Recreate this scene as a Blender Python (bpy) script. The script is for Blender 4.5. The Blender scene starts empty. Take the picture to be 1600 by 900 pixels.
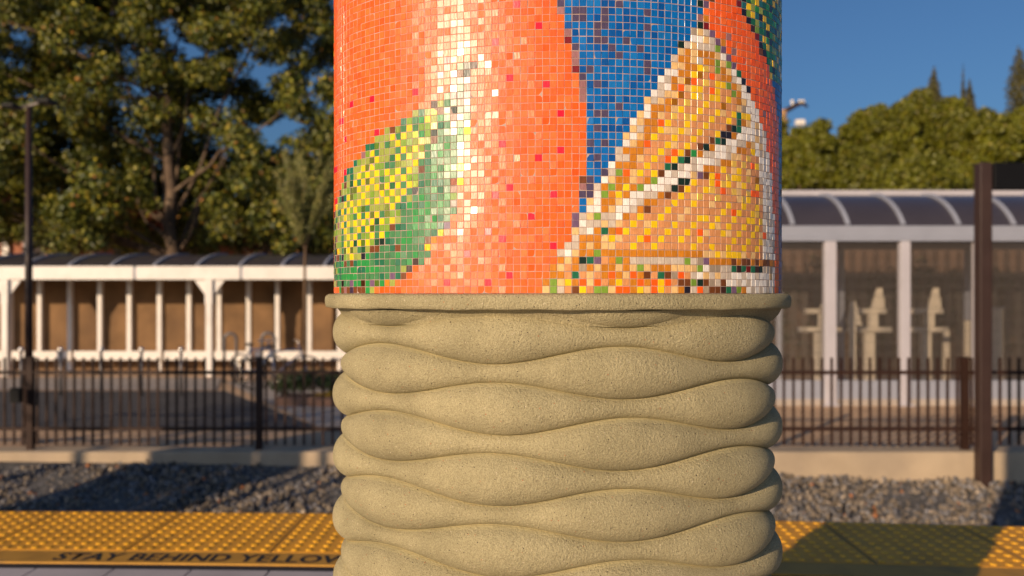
import bpy, bmesh, math, random
import numpy as np
from mathutils import Vector, Matrix, noise

rng = np.random.default_rng(7)
random.seed(7)
R = math.radians
scene = bpy.context.scene
COL = scene.collection

# ------------------------------------------------------------------ camera
F, CX, CY, EYE = 1300.0, 800.0, 458.0, 1.07      # focal length and centre in 1600 px units, eye height
cam_d = bpy.data.cameras.new('camera')
cam = bpy.data.objects.new('camera', cam_d); COL.objects.link(cam)
cam.location = (0, 0, EYE); cam.rotation_euler = (R(90), 0, 0)
cam_d.sensor_width = 36; cam_d.lens = 36 * F / 1600
cam_d.shift_y = (CY - 450) / 1600
cam_d.clip_start = 0.05; cam_d.clip_end = 2000
cam_d.dof.use_dof = True; cam_d.dof.focus_distance = 1.27; cam_d.dof.aperture_fstop = 3.7
scene.camera = cam

# ------------------------------------------------------------------ world and sun
SUN_AZ, SUN_EL = 216.8, 14.0                       # clockwise from +Y, degrees
w = bpy.data.worlds.new('World'); scene.world = w; w.use_nodes = True
nt = w.node_tree; bg = nt.nodes['Background']
sky = nt.nodes.new('ShaderNodeTexSky'); sky.sky_type = 'NISHITA'; sky.sun_disc = False
sky.sun_elevation = R(SUN_EL); sky.sun_rotation = R(SUN_AZ)
sky.air_density = 1.0; sky.dust_density = 2.5; sky.ozone_density = 6.0
nt.links.new(sky.outputs[0], bg.inputs[0]); bg.inputs[1].default_value = 0.095
sd = bpy.data.lights.new('sun', 'SUN'); sun = bpy.data.objects.new('sun', sd); COL.objects.link(sun)
sd.energy = 5.0; sd.angle = R(0.5); sd.color = (1.0, 0.75, 0.50)
dirv = Vector((math.sin(R(SUN_AZ)) * math.cos(R(SUN_EL)), math.cos(R(SUN_AZ)) * math.cos(R(SUN_EL)), math.sin(R(SUN_EL))))
sun.rotation_euler = dirv.to_track_quat('Z', 'Y').to_euler(); sun.location = dirv * 30
vs = scene.view_settings
vs.view_transform = 'Standard'; vs.look = 'None'; vs.exposure = 0.0; vs.gamma = 1.0; vs.use_curve_mapping = False

# ------------------------------------------------------------------ helpers
def lin(c):
    c = np.asarray(c, float) / 255.0
    return np.where(c <= 0.04045, c / 12.92, ((c + 0.055) / 1.055) ** 2.4)
def X_at(px, Y): return (px - CX) * Y / F
def Z_at(py, Y): return EYE - (py - CY) * Y / F

def tag(o, label=None, cat=None, group=None, kind=None):
    if label: o['label'] = label
    if cat: o['category'] = cat
    if group: o['group'] = group
    if kind: o['kind'] = kind
    return o
def empty(name, loc, label, cat, group=None, rz=0):
    o = bpy.data.objects.new(name, None); COL.objects.link(o)
    o.location = loc; o.rotation_euler.z = rz; o.empty_display_size = 0.1
    return tag(o, label, cat, group)

class MB:
    def __init__(s): s.v = []; s.f = []
    def add(s, vs_, fs):
        n = len(s.v); s.v += [tuple(p) for p in vs_]; s.f += [tuple(i + n for i in f) for f in fs]; return s
    def box(s, x0, x1, y0, y1, z0, z1):
        return s.add([(x0,y0,z0),(x1,y0,z0),(x1,y1,z0),(x0,y1,z0),(x0,y0,z1),(x1,y0,z1),(x1,y1,z1),(x0,y1,z1)],
                     [(0,3,2,1),(4,5,6,7),(0,1,5,4),(1,2,6,5),(2,3,7,6),(3,0,4,7)])
    def bar(s, a, b, wx, wz=None, up=(0,0,1)):
        a = Vector(a); b = Vector(b); wz = wz or wx
        d = (b - a).normalized(); u = Vector(up)
        if abs(d.dot(u)) > 0.99: u = Vector((0,1,0))
        r = d.cross(u).normalized() * wx / 2; t = r.cross(d).normalized() * wz / 2
        q = [a-r-t, a+r-t, a+r+t, a-r+t, b-r-t, b+r-t, b+r+t, b-r+t]
        return s.add(q, [(0,3,2,1),(4,5,6,7),(0,1,5,4),(1,2,6,5),(2,3,7,6),(3,0,4,7)])
    def tube(s, pts, rad, n=10, cap=True):
        pts = [Vector(p) for p in pts]
        if not hasattr(rad, '__len__'): rad = [rad] * len(pts)
        base = len(s.v); ref = Vector((0.31, 0.95, 0.05)); pr = None
        for i, p in enumerate(pts):
            d = (pts[min(i+1, len(pts)-1)] - pts[max(i-1, 0)]).normalized()
            if pr is None:
                r = d.cross(ref)
                if r.length < .1: r = d.cross(Vector((1,0,0)))
            else: r = pr - d * pr.dot(d)
            r.normalize(); pr = r; t = d.cross(r)
            for k in range(n):
                a = 2*math.pi*k/n
                s.v.append(tuple(p + (r*math.cos(a) + t*math.sin(a)) * rad[i]))
        for i in range(len(pts)-1):
            for k in range(n):
                a = base+i*n+k; b = base+i*n+(k+1)%n
                s.f.append((a, b, b+n, a+n))
        if cap:
            s.f.append(tuple(base+k for k in range(n))[::-1]); s.f.append(tuple(base+(len(pts)-1)*n+k for k in range(n)))
        return s
    def ball(s, c, r, sx=1, sy=1, sz=1, n=12):
        base = len(s.v)
        for i in range(n//2+1):
            th = math.pi*i/(n//2)
            for k in range(n):
                ph = 2*math.pi*k/n
                s.v.append((c[0]+r*sx*math.sin(th)*math.cos(ph), c[1]+r*sy*math.sin(th)*math.sin(ph), c[2]+r*sz*math.cos(th)))
        for i in range(n//2):
            for k in range(n):
                a = base+i*n+k; b = base+i*n+(k+1)%n
                s.f.append((a, a+n, b+n, b))
        return s
    def build(s, name, m, parent=None, smooth=False, bevel=0, off=None):
        me = bpy.data.meshes.new(name)
        v = s.v
        if off is not None: v = [(p[0]-off[0], p[1]-off[1], p[2]-off[2]) for p in v]
        me.from_pydata(v, [], s.f); me.update()
        me.materials.append(m)
        if smooth: me.shade_smooth()
        o = bpy.data.objects.new(name, me); COL.objects.link(o)
        if parent: o.parent = parent
        if bevel:
            b = o.modifiers.new('bevel', 'BEVEL'); b.width = bevel; b.segments = 2; b.limit_method = 'ANGLE'
        return o

def np_mesh(name, verts, faces, m, parent=None, smooth=False, colors=None, extra=None):
    """verts Nx3, faces MxK (all the same K); colors per face"""
    me = bpy.data.meshes.new(name)
    verts = np.asarray(verts, np.float32); faces = np.asarray(faces, np.int32)
    K = faces.shape[1]
    me.vertices.add(len(verts)); me.vertices.foreach_set('co', verts.ravel())
    me.loops.add(faces.size); me.loops.foreach_set('vertex_index', faces.ravel())
    me.polygons.add(len(faces))
    me.polygons.foreach_set('loop_start', np.arange(0, faces.size, K, dtype=np.int32))
    me.polygons.foreach_set('loop_total', np.full(len(faces), K, np.int32))
    me.polygons.foreach_set('use_smooth', np.full(len(faces), smooth, bool))
    me.update(calc_edges=True)
    if colors is not None:
        a = me.attributes.new('col', 'FLOAT_COLOR', 'FACE')
        c = np.ones((len(faces), 4), np.float32); c[:, :3] = colors
        a.data.foreach_set('color', c.ravel())
    if extra is not None:
        a = me.attributes.new('metal', 'FLOAT', 'FACE'); a.data.foreach_set('value', np.asarray(extra, np.float32))
    me.materials.append(m); me.validate()
    o = bpy.data.objects.new(name, me); COL.objects.link(o)
    if parent: o.parent = parent
    return o

def mat(name, base, rough=0.8, metal=0.0, var=0.12, scale=6.0, bump=0.0, bscale=None, spec=0.5, attr=False, trans=0.0, stain=None, detail=6):
    m = bpy.data.materials.new(name); m.use_nodes = True
    t = m.node_tree; N = t.nodes; L = t.links; P = N['Principled BSDF']
    P.inputs['Roughness'].default_value = rough; P.inputs['Metallic'].default_value = metal
    P.inputs['Specular IOR Level'].default_value = spec
    tc = N.new('ShaderNodeTexCoord'); nz = N.new('ShaderNodeTexNoise')
    nz.inputs['Scale'].default_value = scale; nz.inputs['Detail'].default_value = detail
    L.new(tc.outputs['Object'], nz.inputs['Vector'])
    mr = N.new('ShaderNodeMapRange'); mr.inputs['From Min'].default_value = 0.3; mr.inputs['From Max'].default_value = 0.7
    mr.inputs['To Min'].default_value = 1-var; mr.inputs['To Max'].default_value = 1+var
    L.new(nz.outputs['Fac'], mr.inputs['Value'])
    mx = N.new('ShaderNodeMix'); mx.data_type = 'RGBA'; mx.blend_type = 'MULTIPLY'; mx.inputs['Factor'].default_value = 1
    if attr:
        at = N.new('ShaderNodeAttribute'); at.attribute_name = 'col'; L.new(at.outputs['Color'], mx.inputs['A'])
    else: mx.inputs['A'].default_value = (*base, 1)
    L.new(mr.outputs['Result'], mx.inputs['B'])
    out = mx.outputs['Result']
    if stain:
        n2 = N.new('ShaderNodeTexNoise'); n2.inputs['Scale'].default_value = stain[1]; n2.inputs['Detail'].default_value = 8
        L.new(tc.outputs['Object'], n2.inputs['Vector'])
        r2 = N.new('ShaderNodeMapRange'); r2.inputs['From Min'].default_value = 0.52; r2.inputs['From Max'].default_value = 0.7
        r2.inputs['To Max'].default_value = stain[2]
        L.new(n2.outputs['Fac'], r2.inputs['Value'])
        m2 = N.new('ShaderNodeMix'); m2.data_type = 'RGBA'
        L.new(r2.outputs['Result'], m2.inputs['Factor']); L.new(out, m2.inputs['A']); m2.inputs['B'].default_value = (*stain[0], 1)
        out = m2.outputs['Result']
    L.new(out, P.inputs['Base Color'])
    if bump:
        nb = N.new('ShaderNodeTexNoise'); nb.inputs['Scale'].default_value = bscale or scale*8; nb.inputs['Detail'].default_value = 4
        L.new(tc.outputs['Object'], nb.inputs['Vector'])
        bp = N.new('ShaderNodeBump'); bp.inputs['Distance'].default_value = bump; bp.inputs['Strength'].default_value = 1
        L.new(nb.outputs['Fac'], bp.inputs['Height']); L.new(bp.outputs['Normal'], P.inputs['Normal'])
    if trans:
        tr = N.new('ShaderNodeBsdfTranslucent'); L.new(out, tr.inputs['Color'])
        ms = N.new('ShaderNodeMixShader'); ms.inputs[0].default_value = trans
        L.new(P.outputs[0], ms.inputs[1]); L.new(tr.outputs[0], ms.inputs[2])
        L.new(ms.outputs[0], N['Material Output'].inputs['Surface'])
    return m

M = {}
M['platform'] = mat('platform', (0.46,0.41,0.40), 0.85, var=.15, scale=3, bump=.001, bscale=120)
M['joint'] = mat('joint', (0.018,0.016,0.016), 0.8)
M['yellow'] = mat('yellow', (0.86,0.43,0.012), 0.55, var=.12, scale=5, stain=((0.34,0.18,0.03), 9, .5), bump=.0004, bscale=260)
M['yellow_worn'] = mat('yellow_worn', (0.78,0.345,0.018), 0.65, var=.16, scale=5, stain=((0.42,0.22,0.04), 7, .6), bump=.0004, bscale=260)
M['yellow_band'] = mat('yellow_band', (0.52,0.26,0.03), 0.65, var=.2, scale=6, stain=((0.2,0.11,0.03), 6, .6))
M['letter'] = mat('letter', (0.014,0.012,0.012), 0.7)
M['concrete'] = mat('concrete', (0.42,0.33,0.23), 0.9, var=.14, scale=2.2, bump=.003, bscale=60, stain=((0.26,0.21,0.16),1.3,.5))
M['ballast_bed'] = mat('ballast_bed', (0.10,0.095,0.09), 0.95, var=.5, scale=16, bump=.03, bscale=18)
M['stone'] = mat('stone', (0,0,0), 0.9, attr=True, var=.22, scale=30)
M['ground'] = mat('ground', (0.55,0.36,0.21), 0.95, var=.2, scale=.9, bump=.01, bscale=25, stain=((0.38,0.25,0.16),.6,.5))
M['asphalt'] = mat('asphalt', (0.055,0.052,0.056), 0.9, var=.2, scale=3, bump=.003, bscale=120)
M['walk'] = mat('walk', (0.36,0.31,0.27), 0.9, var=.15, scale=2)
M['fence'] = mat('fence', (0.030,0.014,0.010), 0.55, spec=.2, var=.15, scale=8)
M['brown_steel'] = mat('brown_steel', (0.042,0.024,0.020), 0.45, spec=.35, var=.12, scale=5)
M['black'] = mat('black', (0.004,0.004,0.005), 0.6, spec=.2)
M['white_paint'] = mat('white_paint', (0.70,0.66,0.62), 0.5, var=.05, scale=3, stain=((0.5,0.45,0.4),2,.35))
M['grey_paint'] = mat('grey_paint', (0.27,0.285,0.345), 0.45, var=.05, scale=3)
M['post_paint'] = mat('post_paint', (0.42,0.40,0.44), 0.5, var=.05, scale=3)
M['wire'] = mat('wire', (0.13,0.11,0.095), 0.45, metal=.2, var=.05)
M['rack'] = mat('rack', (0.66,0.57,0.45), 0.5, var=.05)
M['wall_tan'] = mat('wall_tan', (0.185,0.105,0.048), 0.9, var=.35, scale=1.3, bump=.01, bscale=12, stain=((0.13,0.075,0.04),.8,.5))
M['wall_red'] = mat('wall_red', (0.32,0.13,0.075), 0.9, var=.18, scale=1.5, bump=.01, bscale=8)
M['louvre'] = mat('louvre', (0.10,0.075,0.065), 0.6)
M['dark_wall'] = mat('dark_wall', (0.12,0.070,0.044), 0.9, var=.3, scale=1.2)
M['steel'] = mat('steel', (0.10,0.10,0.11), 0.4, metal=.6, var=.05)
M['chrome'] = mat('chrome', (0.85,0.82,0.78), 0.38, metal=1.0, var=.02)
M['blue'] = mat('blue', (0.03,0.06,0.14), 0.35)
M['tyre'] = mat('tyre', (0.015,0.015,0.016), 0.8)
M['bark'] = mat('bark', (0.10,0.066,0.043), 0.95, var=.35, scale=3, bump=.02, bscale=14, stain=((0.26,0.19,0.125),1.6,.8))
M['bark_thin'] = mat('bark_thin', (0.13,0.08,0.045), 0.95, var=.2)
M['leaf'] = mat('leaf', (0,0,0), 0.5, attr=True, trans=.13, var=.1, scale=2)
M['terracotta'] = mat('terracotta', (0.22,0.12,0.08), 0.8)

# roof glazing: dark tinted sheet, glossy
M['tint'] = mat('tint', (0.048,0.042,0.052), 0.3, var=.1, scale=1.2, spec=.6)

# ribbed base: sandy cast stone with a fine pitted grain
def mat_cast():
    m = bpy.data.materials.new('cast_stone'); m.use_nodes = True
    t = m.node_tree; N = t.nodes; L = t.links; P = N['Principled BSDF']
    P.inputs['Roughness'].default_value = 0.93; P.inputs['Specular IOR Level'].default_value = .25
    tc = N.new('ShaderNodeTexCoord')
    def nz(s, d, r=.55):
        n = N.new('ShaderNodeTexNoise'); n.inputs['Scale'].default_value = s; n.inputs['Detail'].default_value = d
        n.inputs['Roughness'].default_value = r; L.new(tc.outputs['Object'], n.inputs['Vector']); return n
    big = nz(5.5, 9, .62); fine = nz(560, 3, .65); grain = nz(240, 4, .7)
    cr = N.new('ShaderNodeValToRGB'); e = cr.color_ramp.elements
    e[0].position = .34; e[0].color = (0.345,0.30,0.170,1); e[1].position = .62; e[1].color = (0.52,0.45,0.26,1)
    L.new(big.outputs['Fac'], cr.inputs['Fac'])
    c2 = N.new('ShaderNodeValToRGB'); e = c2.color_ramp.elements
    e[0].position = .30; e[0].color = (.60,.58,.55,1); e[1].position = .62; e[1].color = (1.07,1.07,1.07,1)
    L.new(fine.outputs['Fac'], c2.inputs['Fac'])
    mx = N.new('ShaderNodeMix'); mx.data_type = 'RGBA'; mx.blend_type = 'MULTIPLY'; mx.inputs['Factor'].default_value = 1
    L.new(cr.outputs[0], mx.inputs['A']); L.new(c2.outputs[0], mx.inputs['B'])
    # sparse light and dark specks
    vo = N.new('ShaderNodeTexVoronoi'); vo.inputs['Scale'].default_value = 300; L.new(tc.outputs['Object'], vo.inputs['Vector'])
    sp = N.new('ShaderNodeSeparateColor'); L.new(vo.outputs['Color'], sp.inputs[0])
    def gate(sock, thr, dist):
        g = N.new('ShaderNodeMath'); g.operation = 'GREATER_THAN'; L.new(sock, g.inputs[0]); g.inputs[1].default_value = thr
        d = N.new('ShaderNodeMath'); d.operation = 'LESS_THAN'; L.new(vo.outputs['Distance'], d.inputs[0]); d.inputs[1].default_value = dist
        x = N.new('ShaderNodeMath'); x.operation = 'MULTIPLY'; L.new(g.outputs[0], x.inputs[0]); L.new(d.outputs[0], x.inputs[1]); return x
    prev = mx.outputs['Result']
    for sock, thr, dist, c in ((sp.outputs[0], .95, .26, (0.62,0.52,0.36,1)), (sp.outputs[1], .965, .26, (0.07,0.055,0.04,1)), (sp.outputs[2], .99, .3, (0.45,0.2,0.09,1))):
        g = gate(sock, thr, dist); k = N.new('ShaderNodeMix'); k.data_type = 'RGBA'
        L.new(g.outputs[0], k.inputs['Factor']); L.new(prev, k.inputs['A']); k.inputs['B'].default_value = c; prev = k.outputs['Result']
    v2 = N.new('ShaderNodeTexVoronoi'); v2.inputs['Scale'].default_value = 75; L.new(tc.outputs['Object'], v2.inputs['Vector'])   # scattered air holes
    s2 = N.new('ShaderNodeSeparateColor'); L.new(v2.outputs['Color'], s2.inputs[0]); vo = v2
    g = gate(s2.outputs[0], .96, .10); k = N.new('ShaderNodeMix'); k.data_type = 'RGBA'
    L.new(g.outputs[0], k.inputs['Factor']); L.new(prev, k.inputs['A']); k.inputs['B'].default_value = (.07,.055,.035,1); prev = k.outputs['Result']
    at = N.new('ShaderNodeAttribute'); at.attribute_name = 'col'                   # sunlit lip highlight painted along the creases, over a yellowish groove tint
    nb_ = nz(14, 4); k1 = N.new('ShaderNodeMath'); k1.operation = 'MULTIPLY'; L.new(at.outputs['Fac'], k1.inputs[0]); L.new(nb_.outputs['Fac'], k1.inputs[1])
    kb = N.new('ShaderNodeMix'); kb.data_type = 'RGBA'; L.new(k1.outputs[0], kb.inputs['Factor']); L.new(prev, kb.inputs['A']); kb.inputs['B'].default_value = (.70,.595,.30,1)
    L.new(kb.outputs['Result'], P.inputs['Base Color'])
    ad = N.new('ShaderNodeMath'); ad.operation = 'MULTIPLY_ADD'; L.new(fine.outputs['Fac'], ad.inputs[0]); ad.inputs[1].default_value = .45; L.new(grain.outputs['Fac'], ad.inputs[2])
    bp = N.new('ShaderNodeBump'); bp.inputs['Distance'].default_value = .0046; bp.inputs['Strength'].default_value = .9
    L.new(ad.outputs[0], bp.inputs['Height']); L.new(bp.outputs[0], P.inputs['Normal'])
    return m
M['cast'] = mat_cast()

def mat_glass_tile():
    m = bpy.data.materials.new('glass_tile'); m.use_nodes = True
    t = m.node_tree; N = t.nodes; L = t.links; P = N['Principled BSDF']
    at = N.new('ShaderNodeAttribute'); at.attribute_name = 'col'
    me = N.new('ShaderNodeAttribute'); me.attribute_name = 'metal'
    tc = N.new('ShaderNodeTexCoord')
    mp = N.new('ShaderNodeMapping'); mp.inputs['Scale'].default_value = (1, 1, .28); L.new(tc.outputs['Object'], mp.inputs['Vector'])
    n1 = N.new('ShaderNodeTexNoise'); n1.inputs['Scale'].default_value = 420; n1.inputs['Detail'].default_value = 3; L.new(mp.outputs[0], n1.inputs['Vector'])
    mr = N.new('ShaderNodeMapRange'); mr.inputs['From Min'].default_value = .3; mr.inputs['From Max'].default_value = .7
    mr.inputs['To Min'].default_value = .86; mr.inputs['To Max'].default_value = 1.12; L.new(n1.outputs['Fac'], mr.inputs['Value'])
    mx = N.new('ShaderNodeMix'); mx.data_type = 'RGBA'; mx.blend_type = 'MULTIPLY'; mx.inputs['Factor'].default_value = 1
    L.new(at.outputs['Color'], mx.inputs['A']); L.new(mr.outputs[0], mx.inputs['B']); L.new(mx.outputs['Result'], P.inputs['Base Color'])
    L.new(me.outputs['Fac'], P.inputs['Metallic'])
    P.inputs['Roughness'].default_value = .32; P.inputs['Specular IOR Level'].default_value = .42
    P.inputs['Coat Weight'].default_value = .16; P.inputs['Coat Roughness'].default_value = .12; P.inputs['Coat IOR'].default_value = 1.4
    bp = N.new('ShaderNodeBump'); bp.inputs['Distance'].default_value = .00035; bp.inputs['Strength'].default_value = .55
    n2 = N.new('ShaderNodeTexNoise'); n2.inputs['Scale'].default_value = 300; n2.inputs['Detail'].default_value = 2; L.new(mp.outputs[0], n2.inputs['Vector'])
    L.new(n2.outputs['Fac'], bp.inputs['Height']); L.new(bp.outputs[0], P.inputs['Normal'])
    return m
M['tile'] = mat_glass_tile()
M['grout'] = mat('grout', (0.42,0.30,0.25), 0.9, var=.12, scale=20)

# ================================================================== GROUND
# the platform edge curves gently; d is the distance back from the edge
def edge(X):
    Xc = max(-6.0, min(6.0, X)); y = 4.0 - .057*Xc - .0091*Xc*Xc
    return y + (X - Xc) * (-.057 - .0182*Xc)
def strip(name, d0, d1, z0, z1, m, xa=-12, xb=12, n=96, parent=None):
    b = MB(); xs = np.linspace(xa, xb, n+1)
    for x in xs:
        b.v += [(x, edge(x)-d0, z1), (x, edge(x)-d1, z1), (x, edge(x)-d0, z0), (x, edge(x)-d1, z0)]
    for i in range(n):
        a = 4*i; c = a+4
        b.f += [(a, a+1, c+1, c), (a+2, c+2, c+3, a+3), (a, c, c+2, a+2), (a+1, a+3, c+3, c+1)]
    b.f += [(0, 2, 3, 1), (4*n, 4*n+1, 4*n+3, 4*n+2)]
    return b.build(name, m, parent)
pl = strip('platform', .0, 14.0, -1.6, -.012, M['platform']); tag(pl, kind='structure')
# paving slabs: squares with open dark joints
b = MB(); S = .305
for i in range(-24, 25):
    for j in range(0, 16):
        x0, x1 = i*S+.004-.02, (i+1)*S-.004-.02
        q = [(x0, edge(x0)-.832-j*S-.006), (x1, edge(x1)-.832-j*S-.006), (x1, edge(x1)-.832-(j+1)*S), (x0, edge(x0)-.832-(j+1)*S)]
        n0 = len(b.v)
        b.v += [(p[0], p[1], 0.0) for p in q] + [(p[0], p[1], -.011) for p in q]
        b.f += [(n0+3, n0+2, n0+1, n0), (n0, n0+1, n0+5, n0+4), (n0+1, n0+2, n0+6, n0+5), (n0+2, n0+3, n0+7, n0+6), (n0+3, n0, n0+4, n0+7)]
tag(b.build('pavement', M['platform']), kind='structure')

gr = MB(); gr.box(-400, 400, 10.1, 700, -1.6, -.93); tag(gr.build('ground', M['ground']), kind='structure')
tb = MB(); tb.add([(-40,3.6,-1.25),(40,3.6,-1.25),(40,8.25,-1.25),(-40,8.25,-1.25),(40,9.9,-.97),(-40,9.9,-.97),(40,10.3,-.97),(-40,10.3,-.97)],
                  [(0,1,2,3),(3,2,4,5),(5,4,6,7)]); tag(tb.build('ballast_bed', M['ballast_bed']), kind='structure')
tk = MB()
for y in (5.2, 6.635): tk.box(-40, 40, y-.035, y+.035, -1.24, -1.08)
rl = empty('railway_track', (0, 5.9, -1.25), 'steel railway track running in the ballast below the yellow platform edge', 'track')
for y in (5.2, 6.635):
    q = MB(); q.box(-40, 40, y-.036, y+.036, -1.105, -1.07); q.box(-40, 40, y-.01, y+.01, -1.23, -1.105); q.box(-40, 40, y-.07, y+.07, -1.245, -1.23)
    q.build('rail', M['steel'], rl, off=rl.location)
q = MB()
for k in range(-14, 15): q.box(k*.7-.12, k*.7+.12, 4.7, 7.15, -1.249, -1.246+.02)
q.build('sleepers', M['concrete'], rl, off=rl.location)

asph = MB(); asph.add([(X_at(-40,12.3),12.3,-.926),(X_at(500,12.3),12.3,-.926),(X_at(352,17.0),17.0,-.926),(-14,17.0,-.926),(-22,12.3,-.926)],[(0,1,2,3,4)])
tag(asph.build('road', M['asphalt']), kind='structure')
wk = MB(); wk.add([(X_at(512,12.0),12.0,-.922),(1.2,12.0,-.922),(-1.5,19.4,-.922),(X_at(352,18.6),18.6,-.922)],[(0,1,2,3)])
wk.add([(X_at(340,17.15),17.1,-.918),(X_at(345,19.6),19.6,-.918),(-20,19.6,-.918),(-20,17.1,-.918)],[(0,1,2,3)])
tag(wk.build('path', M['walk']), kind='structure')

# ------------------------------------------------------------------ ballast stones (uncountable)
def ico():
    t = (1+5**.5)/2
    v = np.array([(-1,t,0),(1,t,0),(-1,-t,0),(1,-t,0),(0,-1,t),(0,1,t),(0,-1,-t),(0,1,-t),(t,0,-1),(t,0,1),(-t,0,-1),(-t,0,1)], float)
    v /= np.linalg.norm(v[0])
    f = np.array([(0,11,5),(0,5,1),(0,1,7),(0,7,10),(0,10,11),(1,5,9),(5,11,4),(11,10,2),(10,7,6),(7,1,8),(3,9,4),(3,4,2),(3,2,6),(3,6,8),(3,8,9),(4,9,5),(2,4,11),(6,2,10),(8,6,7),(9,8,1)])
    return v, f
def rand_rot(n):
    q = rng.normal(size=(n,4)); q /= np.linalg.norm(q, axis=1)[:,None]
    a,b_,c,d = q.T
    return np.stack([np.stack([1-2*(c*c+d*d),2*(b_*c-a*d),2*(b_*d+a*c)],-1), np.stack([2*(b_*c+a*d),1-2*(b_*b_+d*d),2*(c*d-a*b_)],-1), np.stack([2*(b_*d-a*c),2*(c*d+a*b_),1-2*(b_*b_+c*c)],-1)],1)
def stones():
    V, Fc = ico(); n = 24000
    x = rng.uniform(-8.5, 8.5, n); y = rng.uniform(7.5, 9.86, n)
    z = np.where(y > 8.25, -1.25 + (y-8.25)*.28/1.65, -1.25) + rng.uniform(-.012, .024, n)
    z += .022*np.sin(x*2.1+y*3)+.015*np.sin(x*5.3-y*2)
    z += .13*np.exp(-((x-1.8)/2.2)**2)*np.clip((y-8.9)/.9, 0, 1)
    r = rng.uniform(.017, .036, n)
    sh = V[None]*rng.uniform(.72, 1.22, (n,12,1)); sh = sh*rng.uniform(.6, 1.15, (n,1,3))*r[:,None,None]
    sh = np.einsum('nij,nkj->nki', rand_rot(n), sh) + np.stack([x,y,z],1)[:,None,:]
    fc = (Fc[None] + 12*np.arange(n)[:,None,None]).reshape(-1,3)
    g = rng.uniform(.06, .23, n); tint = rng.uniform(0,1,n)
    c = np.stack([g*(1.04+.2*(tint>.4)), g, g*np.where(tint>.4,.74,1.02)],1)
    c[tint>.93] *= 1.7; c[(tint<.012)] = (.36,.15,.06)
    o = np_mesh('ballast_stones', sh.reshape(-1,3), fc, M['stone'], colors=np.repeat(c,20,0))
    tag(o, 'grey and tan crushed stone ballast between the yellow strip and the concrete curb', 'ballast', kind='stuff')
stones()

# ================================================================== YELLOW EDGE
PW = .6104
def pan_pt(X, d): return (X - d*.0115 + .0, edge(X)-d)
jx = -1.0 + .61*.0115
# k: index of panel; joints measured along the near edge
pan_labels = {-4:'yellow tactile paving panel reaching out of the picture at its left border',
 -3:'yellow tactile paving panel above the word STAY, second from the left',
 -2:'yellow tactile paving panel above the word BEHIND',
 -1:'yellow tactile paving panel above the word YELLOW, just left of the joint',
 0:'yellow tactile paving panel touching the left side of the ribbed column base',
 1:'yellow tactile paving panel mostly behind the ribbed column, left part',
 2:'yellow tactile paving panel wholly behind the middle of the ribbed column',
 3:'yellow tactile paving panel emerging right of the ribbed column, half in its shadow',
 4:'yellow tactile paving panel lying in the column shadow at the right',
 5:'yellow tactile paving panel at the right border, sunlit beyond the column shadow'}
def panel(k):
    x0 = jx + k*PW; x1 = x0 + PW; g = .004
    # one pressed sheet: a flat cell round each dome, then the dome itself
    n = 10; v = []; f = []; mi = []; key = {}
    def pt(u, d, z):
        kq = (round(u, 5), round(d, 5), round(z, 5))
        if kq not in key:
            p = pan_pt(u, d); key[kq] = len(v); v.append((p[0], p[1], z))
        return key[kq]
    w_ = (x1-x0-2*g)/n; h_ = (.608-.004)/n
    for i in range(n):
        for j in range(n):
            ua, ub = x0+g+i*w_, x0+g+(i+1)*w_; da, db = .004+j*h_, .004+(j+1)*h_; um, dm = (ua+ub)/2, (da+db)/2
            ring = [pt(ua,da,0), pt(um,da,0), pt(ub,da,0), pt(ub,dm,0), pt(ub,db,0), pt(um,db,0), pt(ua,db,0), pt(ua,dm,0)]
            ang = [math.radians(-135+45*t) for t in range(8)]
            cs_ = [(um+math.cos(a), dm+math.sin(a)) for a in ang]
            prev = ring
            for q_, (rr, zz) in enumerate(((.0145, .0), (.0130, .0028), (.0085, .0046))):
                cur = [pt(um+rr*math.cos(a), dm+rr*math.sin(a), zz) for a in ang]
                for t in range(8):
                    f.append((prev[t], cur[t], cur[(t+1) % 8], prev[(t+1) % 8])); mi.append(0 if q_ == 0 else 1)
                prev = cur
            f.append(tuple(prev[::-1])); mi.append(1)
    # edges down to the slab
    for i in range(n):
        for d_ in (.004, .608):
            a_, c_ = pt(x0+g+i*w_, d_, 0), pt(x0+g+(i+.5)*w_, d_, 0); e_ = pt(x0+g+(i+1)*w_, d_, 0)
            for p_, q_ in ((a_, c_), (c_, e_)):
                n0 = len(v); v.append((v[p_][0], v[p_][1], -.011)); v.append((v[q_][0], v[q_][1], -.011)); f.append((p_, q_, n0+1, n0)); mi.append(0)
    me = bpy.data.meshes.new('tactile_panel'); me.from_pydata(v, [], f); me.update()
    me.materials.append(M['yellow_worn']); me.materials.append(M['yellow'])
    me.polygons.foreach_set('material_index', mi)
    root = bpy.data.objects.new('tactile_panel', me); COL.objects.link(root)
    bm_ = bmesh.new(); bm_.from_mesh(me); bmesh.ops.recalc_face_normals(bm_, faces=bm_.faces); bm_.to_mesh(me); bm_.free()
    tag(root, pan_labels[k], 'tactile panel', 'yellow tactile panels along the platform edge')
for k in range(-4, 6): panel(k)

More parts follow.
